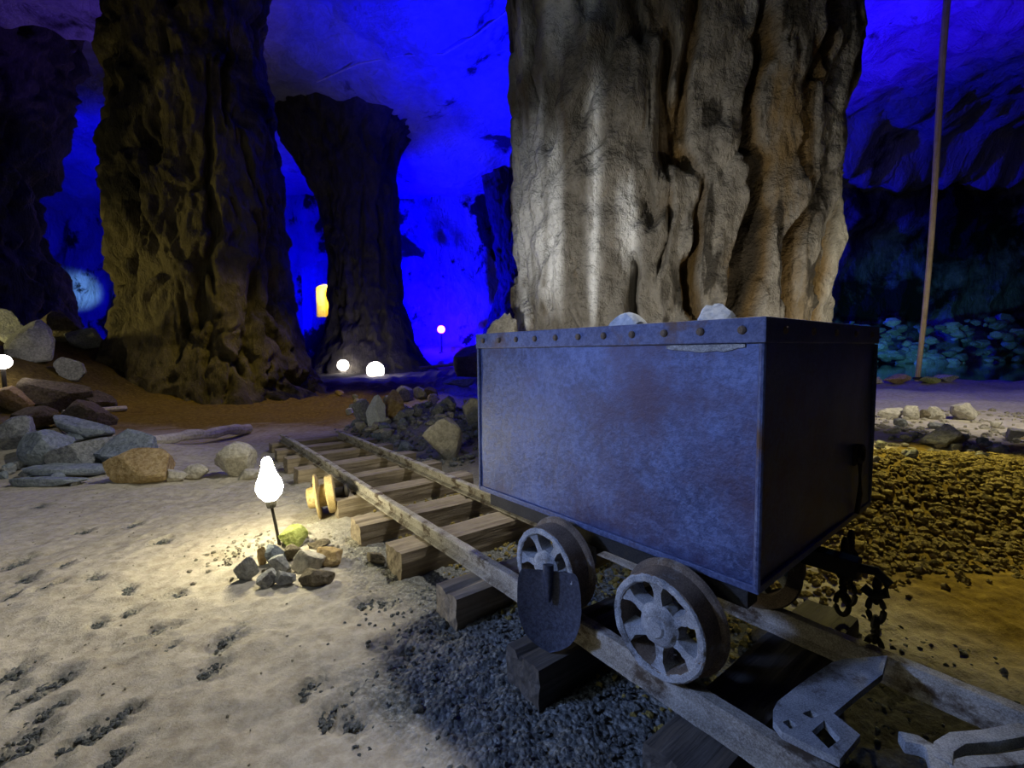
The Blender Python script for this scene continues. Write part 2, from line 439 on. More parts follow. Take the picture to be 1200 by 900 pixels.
def wall(name, path, z0, z1, mat, amp, du=.3, dz=.3, bank=0.):
    pts = np.array(path, float); seg = np.linalg.norm(np.diff(pts, axis=0), axis=1); cum = np.concatenate([[0], np.cumsum(seg)])
    u = np.arange(0, cum[-1], du); bx = np.interp(u, cum, pts[:, 0]); by = np.interp(u, cum, pts[:, 1])
    tx = np.gradient(bx); ty = np.gradient(by); ln = np.hypot(tx, ty); nx, ny = ty / ln, -tx / ln
    zs = np.arange(z0, z1, dz)
    Xw = np.repeat(bx[None], len(zs), 0); Yw = np.repeat(by[None], len(zs), 0); Zw = np.repeat(zs[:, None], len(u), 1)
    Pq = np.stack([Xw, Yw, Zw], -1).reshape(-1, 3)
    d = amp * (1.1 * fbm(Pq * np.array([.16, .16, .10]), 4) + .35 * ridge(Pq * np.array([.5, .5, .22]), 4) + .12 * fbm(Pq * 1.7, 3)).reshape(Xw.shape)
    if bank:
        d = d + bank * (sst(3.2, -.3, Zw) + .9 * sst(8.0, 9.5, Zw) * .6) + bank * .35 * sst(3.5, 1, Zw) * fbm(Pq * .9, 3).reshape(Xw.shape)
    Xw = Xw + nx[None] * d; Yw = Yw + ny[None] * d
    o = mesh_obj(name, np.stack([Xw, Yw, Zw], -1).reshape(-1, 3), grid_faces(len(u), len(zs)), mat, None, True)
    return tag(o, kind='structure')
wall('wall_back', [(-40, 40), (-16, 38), (2, 38), (16, 39)], -1.5, 16, M['wall'], 1.0)
wall('wall_right', [(13, 36), (16, 32.5), (36, 31), (58, 24), (60, 4)], -1.5, 16, M['wall_dark'], 1.0, .25, .25, 2.4)
wall('wall_left', [(-36, 8), (-38, 24), (-40, 41)], -1.5, 16, M['wall'], 1.0, .4, .4)

# ------------------------------------------------------------------ rock pillars
def pillar(name, edges, depth, mat, amp, label, fz=.28, fx=.9, nph=260, nzr=240, ztop=14.6, depthk=.85, seed=0, streak=None, zbot=-.6):
    """edges: (y, left x, right x) of the outline, top to bottom"""
    pts = []
    for (y, l, r) in edges:
        a_, b_ = D(l, y, depth), D(r, y, depth)
        pts.append(((a_[2] + b_[2]) / 2, (a_[0] + b_[0]) / 2, (b_[0] - a_[0]) / 2))
    pts.sort(); pz, pxx, pr = map(np.array, zip(*pts))
    zs = np.linspace(zbot, ztop, nzr)
    cx = np.interp(zs, pz, pxx); r = np.interp(zs, pz, pr)
    for q in range(3):
        cx[1:-1] = (cx[:-2] + 2 * cx[1:-1] + cx[2:]) / 4; r[1:-1] = (r[:-2] + 2 * r[1:-1] + r[2:]) / 4
    ph = np.linspace(0, 2 * np.pi, nph, endpoint=False)
    R_ = r[:, None]; C_, S_ = np.cos(ph)[None], np.sin(ph)[None]
    sq = (np.abs(C_) ** 2.6 + np.abs(S_) ** 2.6) ** (-1 / 2.6)
    Xp = cx[:, None] + R_ * C_ * sq; Yp = depth + R_ * S_ * sq * depthk; Zp = np.repeat(zs[:, None], nph, 1)
    Q = np.stack([Xp, Yp, Zp], -1).reshape(-1, 3) + seed * 13.7
    warp = .35 * np.stack([fbm(Q * .8, 2), fbm(Q * .8 + 40, 2), fbm(Q * .8 + 80, 2)], -1)
    crk = np.clip(ridge((Q + warp * np.array([.55, .55, 1.6])) * np.array([fx * 1.35, fx * 1.35, fz * .42]) + 57, 3) - 1.12, 0, .4)
    d = (.40 * fbm((Q + warp) * np.array([fx * .5, fx * .5, fz * .5]), 3) + .36 * ridge((Q + warp) * np.array([fx, fx, fz]), 3)
         - .5 * np.clip(ridge((Q + warp * 1.5) * np.array([fx * .9, fx * .9, fz * .6]) + 31, 2) - .95, 0, 1) * 2.0
         + .20 * fbm((Q + warp) * np.array([2.6, 2.6, 1.5]), 4) + .10 * ridge((Q + warp * .6) * np.array([3.6, 3.6, 1.3]), 3)
         - 2.3 * crk).reshape(Xp.shape) * amp - .3 * amp
    Xp = Xp + C_ * d; Yp = Yp + S_ * d
    o = mesh_obj(name, np.stack([Xp, Yp, Zp], -1).reshape(-1, 3), grid_faces(nph, nzr, True), mat, None, True)
    if streak is not None:
        mk = np.zeros(Xp.shape)
        for (x0, x1, y0, y1) in streak:
            a_, b_ = D(x0 - 21, y0, depth - r.mean() * .6), D(x1 - 18, y1, depth - r.mean() * .6)
            nn = .10 * pn(np.stack([Xp.ravel() * 6, Zp.ravel() * 0, Yp.ravel() * 0], -1)).reshape(Xp.shape)
            nn2 = .5 * pn(np.stack([Xp.ravel() * 9, Zp.ravel() * .3, Yp.ravel() * 0], -1)).reshape(Xp.shape)
            mk = np.maximum(mk, sst(a_[0] - .07, a_[0] + .07, Xp + nn) * sst(b_[0] + .07, b_[0] - .07, Xp + nn) *
                            sst(b_[2] - .5, b_[2] + .2, Zp + nn2) * sst(a_[2] + .3, a_[2] - .2, Zp + nn2) * (Yp < depth))
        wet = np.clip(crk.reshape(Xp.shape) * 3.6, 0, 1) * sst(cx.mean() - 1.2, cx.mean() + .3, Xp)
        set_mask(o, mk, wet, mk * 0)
    return tag(o, label, 'rock pillar')
pillar('rock_pillar', [(-420, 570, 1035), (-150, 595, 1000), (0, 606, 972), (150, 608, 952), (280, 612, 936), (390, 610, 920), (470, 596, 930), (540, 575, 945)],
       7.4, M['pillar_main'], .34, 'huge grey-brown rock pillar with white lime streaks, rising behind the ore cart', .26, .85, 420, 380, seed=1,
       streak=[(622, 655, 115, 300), (660, 674, 150, 330), (700, 722, -10, 45), (630, 640, -10, 30), (655, 690, 10, 60), (742, 756, 240, 300), (706, 716, 120, 330), (690, 680, 300, 380), (632, 640, 330, 400), (880, 905, 0, 6)])
pillar('rock_pillar', [(-260, 110, 318), (0, 140, 296), (90, 146, 300), (180, 150, 310), (280, 156, 322), (350, 164, 328), (420, 158, 342), (455, 140, 362), (490, 112, 388)],
       11.5, M['pillar_left'], .42, 'broad ochre and black rock pillar left of the track, flaring at its foot', .35, .8, 340, 320, seed=2)
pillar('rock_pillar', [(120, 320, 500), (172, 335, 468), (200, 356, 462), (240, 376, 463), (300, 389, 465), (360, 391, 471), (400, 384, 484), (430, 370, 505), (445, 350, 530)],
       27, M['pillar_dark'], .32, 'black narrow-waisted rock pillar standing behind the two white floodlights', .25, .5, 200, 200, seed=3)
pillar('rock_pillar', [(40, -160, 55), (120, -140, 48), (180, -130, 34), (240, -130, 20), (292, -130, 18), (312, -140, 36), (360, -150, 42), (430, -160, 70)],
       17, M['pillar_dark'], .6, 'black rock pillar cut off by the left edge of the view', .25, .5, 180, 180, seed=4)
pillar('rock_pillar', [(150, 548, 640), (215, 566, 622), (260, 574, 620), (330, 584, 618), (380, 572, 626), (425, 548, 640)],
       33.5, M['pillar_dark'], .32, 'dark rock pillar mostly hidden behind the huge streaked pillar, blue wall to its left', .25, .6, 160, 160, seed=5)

# pale seam running across the blue ceiling
mb = MB()
cpts = []
for (x, y) in ((372, 108), (420, 92), (470, 78), (520, 60), (560, 46), (600, 33), (650, 15)):
    d = ray(x, y); p = CO + d * ((13.25 - HC) / d[2])
    i, j = int(np.clip((p[1] + 6) / .34, 0, len(cy_) - 1)), int(np.clip((p[0] + 46) / .34, 0, len(cx_) - 1))
    cpts.append((p[0], p[1], Z[i, j]))
mb.tube(cpts, .035, 6)
tag(mb.build('trim_1', M['rock_pale'], None, True), kind='structure')

# pool
xw = np.arange(3, 58, 1.); yw = np.arange(10.5, 29.5, 1.)
WX, WY = np.meshgrid(xw, yw)
tag(mesh_obj('pool', np.stack([WX, WY, WX * 0 + .14], -1).reshape(-1, 3), grid_faces(len(xw), len(yw)), M['water'], None, True),
    'dark still pool reflecting the teal-lit far bank, right of the big pillar', 'water', kind='stuff')

# ------------------------------------------------------------------ rocks
def _ico(n):
    bm = bmesh.new(); bmesh.ops.create_icosphere(bm, subdivisions=n, radius=1)
    v = np.array([x.co[:] for x in bm.verts]); f = np.array([[q.index for q in p.verts] for p in bm.faces]); bm.free()
    return v / np.linalg.norm(v, axis=1)[:, None], f
ICO = {n: _ico(n) for n in (1, 2, 3, 4)}
def rock_shape(seed, n=3, planes=14, sharp=1., rough=.05):
    r = np.random.default_rng(seed); v, f = ICO[n]
    N = r.normal(size=(planes, 3)); N /= np.linalg.norm(N, axis=1)[:, None]
    h = r.uniform(.55, 1.0, planes)
    dn = v @ N.T
    dist = np.where(dn > .05, h / np.maximum(dn, .05), 9).min(1); dist = np.minimum(dist, 1.25)
    P = v * dist[:, None]
    P = P * (1 + rough * fbm(P * 2.2 + seed, 3) + rough * .5 * fbm(P * 7 + seed, 2))[:, None]
    lo, hi = P.min(0), P.max(0)
    return (P - (lo + hi) / 2) / ((hi - lo) / 2), f      # unit half extents
_rs = [100]
def rock(px, py, w, h, mat, label, depth_ratio=.8, rz=None, n=3, group=None, tilt=0., planes=14, name='rock', sink=.12, at=None, rough=.032, flat=True, sc=1.):
    """px: centre x, py: base y, w/h: apparent size in the same units"""
    _rs[0] += 1
    if n == 3 and w >= 22: n = 4
    p = GH(px, py) if at is None else np.array(at, float)
    dist = p[1]
    hw = w / F * dist / 2 * sc; hh = h / F * dist / 2 * sc * (1 + sink)
    P, f = rock_shape(_rs[0], n, planes, rough=rough)
    P = P * np.array([hw, hw * depth_ratio, hh])
    if tilt:
        c_, s_ = math.cos(tilt), math.sin(tilt)
        P = np.stack([P[:, 0] * c_ + P[:, 2] * s_, P[:, 1], -P[:, 0] * s_ + P[:, 2] * c_], -1)
    zmin = P[:, 2].min()
    P = P - np.array([0, 0, zmin])
    o = mesh_obj(name, P, f, M[mat], None, not flat)
    o.location = (float(p[0]), float(p[1] + hw * depth_ratio * .5), float(p[2] - sink * 2 * hh))
    tag(o, label, 'rock', group)
    return o

LG = 'rocks of the left heap'
rock(158, 565, 80, 38, 'rock_tan', 'smooth tan boulder lying at the right front of the blue-grey left heap', .7, n=4, planes=9, rough=.03)
rock(136, 548, 84, 44, 'rock_blue', 'jagged blue-grey boulder with a pointed right tip, touching the left end of the log', .7, n=4)
rock(88, 549, 62, 36, 'rock_grey', 'rounded grey boulder with a lumpy face, directly left of the jagged pointed one', .8, n=4)
rock(42, 548, 56, 44, 'rock_blue', 'pyramid-shaped blue-grey rock near the left edge', .8, planes=9, n=4)
rock(90, 514, 70, 22, 'rock_blue', 'long flat slab tipped to the right, lying on top of the left heap', .5, planes=8, tilt=.28)
rock(90, 502, 66, 34, 'rock_brown', 'brown boulder at the back of the left heap, behind the tipped slab', .8, n=4)
rock(16, 528, 46, 36, 'rock_grey', 'slanting slab at the left edge, leaning up to the right', .6, planes=8, tilt=-.5)
rock(86, 520, 24, 16, 'rock_blue', 'small lilac-grey stone wedged under the tipped slab', .8)
rock(70, 560, 96, 14, 'rock_blue', 'low flat ledge stone in front of the rounded grey boulder', .4, planes=9)
rock(52, 570, 96, 11, 'rock_blue', 'thin flat slab lowest at the front of the left heap', .25, planes=8)
rock(8, 556, 18, 12, 'rock_grey', 'fist-sized grey stone at the left edge, in front of the pyramid rock', .8)
rock(30, 560, 16, 9, 'rock_grey', 'small flattened grey stone just right of the fist-sized edge stone', .8)
rock(58, 522, 34, 20, 'rock_brown', 'dark olive rock in the gap behind the pyramid-shaped rock', .8)
rock(204, 565, 27, 15, 'rock_pale', 'small two-tone stone on the sand, right of the tan boulder', .7)
rock(229, 562, 25, 18, 'rock_pale', 'small blocky cream stone between the two-tone stone and the white block', .8, planes=8)
rock(268, 560, 50, 42, 'rock_pale', 'pale rounded block beside the glowing lamp, under the log end', .7, n=4, planes=10)
rock(290, 562, 26, 12, 'rock_pale', 'low stone in front of the pale rounded block, left of the glowing lamp', .7)
rr = np.random.default_rng(77)
for i in range(22):
    px, py = rr.uniform(-5, 185), rr.uniform(540, 572); s_ = rr.uniform(7, 17)
    rock(px, py, s_, s_ * rr.uniform(.5, .85), ['rock_blue', 'rock_grey'][i % 2], 'small blue-grey chip of stone along the foot of the left heap', .8, n=2, group='stone chips of the left heap')
# dark mound behind
rock(6, 482, 44, 30, 'rock_tan', 'orange-tinged boulder below the floodlight at the left edge', .8, n=3)
rock(52, 482, 66, 40, 'rock_brown', 'large dark boulder on the mound just right of and below the left floodlight', .8, n=4)
rock(104, 480, 44, 22, 'rock_brown', 'low brown boulder at the left foot of the ochre pillar', .8)
rock(82, 446, 34, 28, 'rock_grey', 'upright grey stone on the mound beside the ochre pillar', .6)
rock(88, 408, 44, 24, 'rock_grey', 'rounded pinkish-grey stone high on the mound, below the bright blue wall gap', .7)
rock(30, 420, 54, 46, 'rock_grey', 'big pale boulder lit by the left floodlight, behind it', .7, n=4)
rock(6, 400, 40, 40, 'rock_grey', 'pale boulder at the left edge above the floodlight', .7)
rock(58, 398, 50, 34, 'rock_brown', 'dark boulder on the crest of the left mound', .8)
rock(24, 505, 60, 28, 'rock_brown', 'dark greenish boulder at the left edge, behind the slanting slab', .8)

# stones ringing the lamp stake
rock(287, 681, 30, 31, 'rock_grey', 'pale lilac-grey stone leftmost around the lamp stake', .7)
rock(307, 664, 12, 24, 'rock_tan', 'thin upright yellow shard left of the lamp stake', .5)
rock(320, 663, 24, 26, 'rock_blue', 'blue-grey stone leaning on the lamp stake', .6, tilt=-.4)
rock(327, 670, 30, 18, 'rock_grey', 'wedge-shaped mid-grey stone in the front middle of the lamp ring', .7, planes=8)
rock(311, 690, 26, 23, 'rock_grey', 'dark broken grey stone lowest at the front left of the lamp ring', .8)
rock(334, 687, 26, 17, 'rock_grey', 'small light-grey splintered stone at the front of the lamp ring', .7)
rock(341, 657, 24, 18, 'rock_brown', 'reddish-brown stone just right of the lamp stake', .8)
rock(359, 670, 40, 24, 'rock_pale', 'largest pale yellowish stone of the lamp ring', .7, n=4, planes=9)
rock(367, 689, 44, 20, 'rock_brown', 'brown and grey oblong stone at the right front of the lamp ring', .6)
rock(343, 641, 32, 24, 'rock_green', 'bright green-yellow stone directly behind the lamp stake', .8)
rock(372, 643, 28, 9, 'rock_brown', 'thin dark flat stone at the back right of the lamp ring', .6)
rock(384, 662, 34, 18, 'rock_tan', 'yellow-brown flat stone rightmost of the lamp ring', .8)
rock(440, 662, 26, 14, 'rock_brown', 'dark clod on the sand by the sleeper end, right of the lamp stones', .7)

# heap beyond the back rail
rock(440, 500, 24, 38, 'rock_white', 'tall whitish boulder standing beyond the far end of the back rail', .7, n=4, planes=9)
rock(460, 490, 28, 34, 'rock_tan', 'orange-brown boulder touching the right side of the tall whitish boulder', .8)
rock(424, 499, 22, 32, 'rock_grey', 'dark slate boulder on the left of the tall whitish boulder', .7)
rock(518, 538, 48, 50, 'rock_pale', 'big cream block with a grey-blue left face, beside the back rail', .75, n=4, planes=9, rough=.035)
rock(556, 500, 32, 34, 'rock_pale', 'pinkish-cream rock against the left end of the ore cart', .8)
rock(522, 480, 26, 16, 'rock_grey', 'flat-topped grey stone on the heap above the cream block', .8)
rock(473, 472, 20, 20, 'rock_grey', 'rounded grey stone on the crest of the heap, right of the orange-brown boulder', .8)
rock(492, 468, 18, 15, 'rock_grey', 'dark stone on the crest of the heap, second right of the orange-brown boulder', .8)
rock(505, 467, 16, 14, 'rock_brown', 'olive-brown stone on the crest of the heap in front of the violet floor', .8)
rock(474, 532, 20, 14, 'rock_blue', 'squared bluish stone beside the back rail, left of the cream block', .8)
rock(397, 464, 12, 7, 'rock_tan', 'small yellow stone on the brown floor, below the floodlights', .8)
rock(409, 486, 10, 8, 'rock_white', 'small white stone on the path near the far rail end', .8)
rr = np.random.default_rng(21)
for i in range(70):
    px = rr.uniform(412, 562); py = 468 + (px - 412) * .05 + rr.uniform(0, 1) * (38 + (px - 412) * .33)
    if 486 < px < 545 and py > 500: py = rr.uniform(470, 500)
    s = rr.uniform(7, 17)
    p = GH(px, py); tu_, tv_ = track_uv(p[0], p[1])
    if tv_ < .66: continue
    rock(px, py, s, s * rr.uniform(.5, .9), ['rock_grey', 'rock_blue', 'rock_grey', 'rock_pale'][i % 4],
         'loose fist-sized rubble stone of the heap right of the back rail', .8, n=2, group='rubble stones beyond the back rail')
# behind the cart
rock(560, 446, 62, 46, 'rock_brown', 'dark sloping boulder left of the ore cart, in front of the violet floor', .8, n=4, planes=9)
rock(540, 452, 44, 10, 'rock_grey', 'flat pale stone at the foot of the sloping brown boulder', .5)
g_ = D(588, 500, 6.1); g_[2] = floor_h(g_[0], g_[1])
rock(588, 500, 44, 126, 'rock_pale', 'pale pointed stone at the left foot of the streaked pillar, above the cart corner', .8, planes=10, at=g_)

# right: row along the path and stones behind
rock(1047, 490, 32, 12, 'rock_pale', 'long flat stone right beside the cart, leftmost of the row along the path', .5, planes=8)
rock(1072, 492, 19, 17, 'rock_pale', 'blocky buff stone second from the cart in the row along the path', .8, planes=8)
rock(1086, 491, 12, 11, 'rock_brown', 'small dark stone between the two buff stones of the path row', .8)
rock(1100, 492, 20, 16, 'rock_pale', 'cream stone with a dark left side in the middle of the path row', .8)
rock(1132, 493, 27, 21, 'rock_pale', 'large egg-shaped pinkish stone rightmost of the path row', .8, n=4, planes=10)
rock(1115, 525, 48, 27, 'rock_grey', 'wide olive-grey boulder in front of the path row', .8, n=4)
rock(1194, 518, 22, 16, 'rock_pale', 'pale stone at the right edge, level with the olive-grey boulder', .8)
rock(1170, 530, 26, 10, 'rock_grey', 'low grey stone between the olive-grey boulder and the right edge', .7)
rock(1054, 449, 32, 11, 'rock_tan', 'low tan stone on the pool shore, left of the tall pole', .6)
rock(1092, 449, 24, 8, 'rock_green', 'low mossy stone on the pool shore at the foot of the tall pole', .6)
rock(1113, 449, 24, 9, 'rock_grey', 'low grey stone on the pool shore, right of the tall pole', .6)
rock(1030, 450, 14, 8, 'rock_pale', 'small pale stone on the pool shore next to the cart rim', .6)
rr = np.random.default_rng(33)
for i in range(34):
    px = rr.uniform(1026, 1205); py = rr.uniform(500, 546); s = rr.uniform(7, 15)
    rock(px, py, s, s * rr.uniform(.5, .8), ['rock_pale', 'rock_grey'][i % 2], 'small pale rubble stone on the grey bank between path and gravel slope', .8, n=2, group='rubble stones on the right bank')
# far bank of the pool
rr = np.random.default_rng(35)
for i in range(150):
    x = rr.uniform(19.0, 34); zz_ = rr.uniform(0, 1) ** 1.3 * 2.6; yy = 26.6 + zz_ * .6 + rr.uniform(-.3, .3); s = rr.uniform(.14, .55)
    P, f = rock_shape(900 + i, 2, 9, rough=.14); P = P * np.array([s, s * .8, s * rr.uniform(.5, .8)])
    o = mesh_obj('rock', P, f, M['gravel_dark' if i % 3 else 'rock_grey']); o.location = (x, yy, zz_ + .1)
    tag(o, 'teal-lit boulder along the far bank of the dark pool', 'rock', 'boulders on the far pool bank')

# ------------------------------------------------------------------ loose gravel
def gravel(name, pts, sizes, mat, label, seed=1, n=1):
    r = np.random.default_rng(seed); V = []; Fc = []; base = 0
    shapes = [rock_shape(500 + k, n, 8) for k in range(24)]
    for (p, s) in zip(pts, sizes):
        P, f = shapes[r.integers(24)]
        a = r.uniform(0, 6.28); c_, s_ = math.cos(a), math.sin(a)
        q = P * np.array([s, s * r.uniform(.65, .95), s * r.uniform(.6, .95)])
        q = np.stack([q[:, 0] * c_ - q[:, 1] * s_, q[:, 0] * s_ + q[:, 1] * c_, q[:, 2]], -1) + np.array(p)
        V.append(q); Fc.append(f + base); base += len(q)
    o = mesh_obj(name, np.concatenate(V), np.concatenate(Fc), mat)
    return tag(o, label, 'gravel', kind='stuff')
r = np.random.default_rng(50)
def hh(x, y): return base_h(np.asarray(x), np.asarray(y))[0]
# dark ballast around and under the track by the cart
N = 5200
tu_ = r.uniform(-.9, 1.35, N); tv_ = r.uniform(-.85, 1.1, N)
k = r.uniform(0, 1, N) < np.clip((tv_ + .95) * 1.3 - .35 * np.clip(tu_ - .4, 0, 9) * (tv_ < -.25), .02, 1); tu_, tv_ = tu_[k], tv_[k]
xy = O0[:2] + tu_[:, None] * ra[:2] + tv_[:, None] * rb[:2]
k = ~((tu_ < .4) & (tv_ > 0) & (r.uniform(0, 1, len(tu_)) < .72)); xy = xy[k]
sz = r.uniform(.004, .011, len(xy)) * np.where(r.uniform(0, 1, len(xy)) < .06, 2., 1)
gravel('gravel', np.column_stack([xy, hh(xy[:, 0], xy[:, 1]) + .002]), sz, M['gravel_dark'], 'dark grey gravel scattered round the near end of the track under the cart', 1)
# brown ballast between the sleepers
N = 2600
tu_ = r.uniform(.2, 4.8, N); tv_ = r.uniform(-.1, .75, N); xy = O0[:2] + tu_[:, None] * ra[:2] + tv_[:, None] * rb[:2]
gravel('gravel', np.column_stack([xy, hh(xy[:, 0], xy[:, 1]) + .004]), r.uniform(.006, .017, N), M['gravel_tan'], 'tan gravel lying between the rails and the sleepers', 2)
# gravel bank right of the cart
N = 9000
x = r.uniform(1.0, 4.2, N); y = r.uniform(1.85, 3.35, N) + .12 * (x - 2)
k = (r.uniform(0, 1, N) < sst(1.9, 2.3, y - .12 * (x - 2)))
x, y = x[k], y[k]
gravel('gravel', np.column_stack([x, y, hh(x, y) + .006]), r.uniform(.007, .022, len(x)) * np.where(r.uniform(0, 1, len(x)) < .10, 1.8, 1), M['gravel_tan'], 'ochre gravel of the bank on the right behind the cart', 3, 1)
# pale rubble on right bank and in heap
N = 900
x = r.uniform(2.3, 8.5, N); y = r.uniform(3.5, 5.8, N)
gravel('gravel', np.column_stack([x, y, hh(x, y) + .004]), r.uniform(.012, .04, N), M['gravel_grey'], 'buff rubble chips on the bank between gravel slope and path', 4)
N = 1700
x = r.uniform(-2.4, .6, N); y = r.uniform(4.3, 8.0, N); tuu, tvv = track_uv(x, y); k = tvv > .68; x, y = x[k], y[k]
gravel('gravel', np.column_stack([x, y, hh(x, y) + .006]), r.uniform(.012, .045, len(x)), M['rock_grey'], 'grey stone chips covering the heap beyond the back rail', 5)
px_, py_ = [], []
for (a_, b_, ru, rv, an) in PRINTS:
    k = int(26 + 200 * rv); u_ = r.normal(0, .42, (k, 2)); c_, s_ = math.cos(an), math.sin(an)
    px_ += list(a_ + u_[:, 0] * ru * c_ - u_[:, 1] * rv * s_); py_ += list(b_ + u_[:, 0] * ru * s_ + u_[:, 1] * rv * c_)
x, y = np.array(px_), np.array(py_)
gravel('gravel', np.column_stack([x, y, hh(x, y) - .012]), r.uniform(.0035, .010, len(x)), M['gravel_dark'], 'dark crumbs of gravel turned up in the footprints in the sand', 8)
N = 900
x = r.uniform(-3.4, .2, N); y = r.uniform(.9, 4.2, N)
gravel('gravel', np.column_stack([x, y, hh(x, y)]), r.uniform(.002, .006, N), M['gravel_grey'], 'tiny pale crumbs sprinkled over the open sand', 10)
N = 260
x = -1.3 + r.normal(0, .20, N); y = 2.45 + r.normal(0, .12, N)
gravel('gravel', np.column_stack([x, y, hh(x, y) + .003]), r.uniform(.004, .014, N), M['gravel_grey'], 'small chips strewn among the stones of the lamp ring', 6)

# ------------------------------------------------------------------ track
for i, (yc, t0, t1, lab) in enumerate(((Y1, -1.3, 5.05, 'dusty front rail, wheels of the cart and the shovel on it, nearer to the lamp'), (Y2, -1.6, 4.8, 'dusty back rail running behind and under the cart, beside the cream block'))):
    prof = [(-.032, 0), (.032, 0), (.032, .010), (.008, .017), (.008, .046), (.021, .053), (.022, .070), (.016, .075), (-.016, .075), (-.022, .070), (-.021, .053), (-.008, .046), (-.008, .017), (-.032, .010)]
    N = 160; v = []; m = len(prof)
    for k in range(N + 1):
        tt = t0 + (t1 - t0) * k / N
        wob = .004 * math.sin(tt * 2.1 + i) ; wz = -.015 * max(0, (tt - 4.2)) ** 2
        for (a_, b_) in prof: v.append((tt, a_ + wob + random.uniform(-.0012, .0012), b_ + wz + random.uniform(-.001, .001)))
    f = [(k * m + j, k * m + (j + 1) % m, (k + 1) * m + (j + 1) % m, (k + 1) * m + j) for k in range(N) for j in range(m)]
    f += [tuple(range(m)), tuple(N * m + j for j in reversed(range(m)))]
    o = mesh_obj('rail', [(a_, -(b_), c_) for (a_, b_, c_) in v], f, M['rail'])
    bm = bmesh.new(); bm.from_mesh(o.data); bmesh.ops.recalc_face_normals(bm, faces=bm.faces); bm.to_mesh(o.data); bm.free()
    o.location = tuple(TR(0, yc, ZRB)); o.rotation_euler = (0, 0, YAW + RY)
    tag(o, lab, 'rail', 'rails of the mine track')

SL = [(-.92, .17, -.15, 'sleeper under the near end of the track, beyond the iron plate with the square hole'),
      (.06, .17, -.26, 'dark sleeper at the bottom edge, under the rail near the iron plate'),
      (.555, .165, -.295, 'dark split sleeper with the shovel standing on it'),
      (1.06, .165, -.285, 'two-board sleeper left of the shovel, its near end in shade'),
      (1.585, .18, -.285, 'sleeper with a big black shaded side, second up the track from the shovel'),
      (2.04, .18, -.31, 'sleeper with the pale dust-covered top, third up the track from the shovel'),
      (2.555, .16, -.275, 'sleeper directly in front of the loose rusty wheel'),
      (3.05, .15, -.28, 'sleeper just behind the loose rusty wheel'),
      (3.56, .16, -.285, 'sleeper right of the lamp glow, second beyond the loose wheel'),
      (4.08, .16, -.26, 'dusty sleeper third beyond the loose wheel'),
      (4.55, .15, -.25, 'thin dusty sleeper second from the far end of the rails'),
      (5.0, .15, -.22, 'half-buried sleeper last at the far end of the rails')]
for i, (tc, w, yn, lab) in enumerate(SL):
    rs = np.random.default_rng(70 + i)
    nx_, ny_, nzz = 9, 60, 7
    bm = bmesh.new(); bmesh.ops.create_cube(bm, size=1)
    bmesh.ops.subdivide_edges(bm, edges=[e for e in bm.edges if abs((e.verts[0].co - e.verts[1].co).y) > .5], cuts=40, use_grid_fill=True)
    bmesh.ops.subdivide_edges(bm, edges=[e for e in bm.edges if abs((e.verts[0].co - e.verts[1].co).x) > .5], cuts=8, use_grid_fill=True)
    bmesh.ops.subdivide_edges(bm, edges=[e for e in bm.edges if abs((e.verts[0].co - e.verts[1].co).z) > .5], cuts=5, use_grid_fill=True)
    y0, y1 = yn, .76
    co = np.array([v_.co[:] for v_ in bm.verts])
    x = co[:, 0]; yv = co[:, 1]; zv = co[:, 2]
    # groove along the top where the timber has split
    e = np.maximum(np.abs(x) - .42, 0) + np.maximum(np.abs(zv) - .40, 0)
    Lx = x * w * (1 - .25 * e); Ly = (yv + .5) * (y1 - y0) + y0; Lz = zv * .15 * (1 - .2 * e)
    Q = np.stack([Lx * 20, Ly * 2.2, Lz * 20], -1) + i * 7
    nn = fbm(Q, 3)
    Lx = Lx + .006 * nn * np.sign(x); Lz = Lz + .005 * fbm(Q + 50, 3)
    gpos = (rs.uniform(-.03, .03))
    gv = .018 * np.exp(-((Lx - gpos) / .010) ** 2) * (zv > .45) * (i in (2, 3, 5, 7) or rs.uniform() < .3)
    Lz = Lz - gv
    Ly = Ly + .006 * fbm(Q * np.array([1, 0, 1]) + 9, 2) * (np.abs(yv) > .49)
    Lz = Lz - np.clip(Lz - .075, 0, 1)      # nothing above the rail foot
    for v_, a_, b_, c_ in zip(bm.verts, Lx, Ly, Lz): v_.co = (a_, -b_, c_)
    me = bpy.data.meshes.new('sleeper'); bm.normal_update(); bm.to_mesh(me); bm.free()
    bmx = bmesh.new(); bmx.from_mesh(me); bmesh.ops.recalc_face_normals(bmx, faces=bmx.faces); bmx.to_mesh(me); bmx.free()
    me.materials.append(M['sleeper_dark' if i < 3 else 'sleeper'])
    o = bpy.data.objects.new('sleeper', me); COL.objects.link(o)
    zz = ZRB - .0755 - (.012 * (tc - 3.8) if tc > 3.8 else 0)
    o.location = tuple(TR(tc, 0, zz)); o.rotation_euler = (0, 0, YAW + RY + rs.uniform(-.03, .03))
    tag(o, lab, 'sleeper', 'sleepers of the mine track')

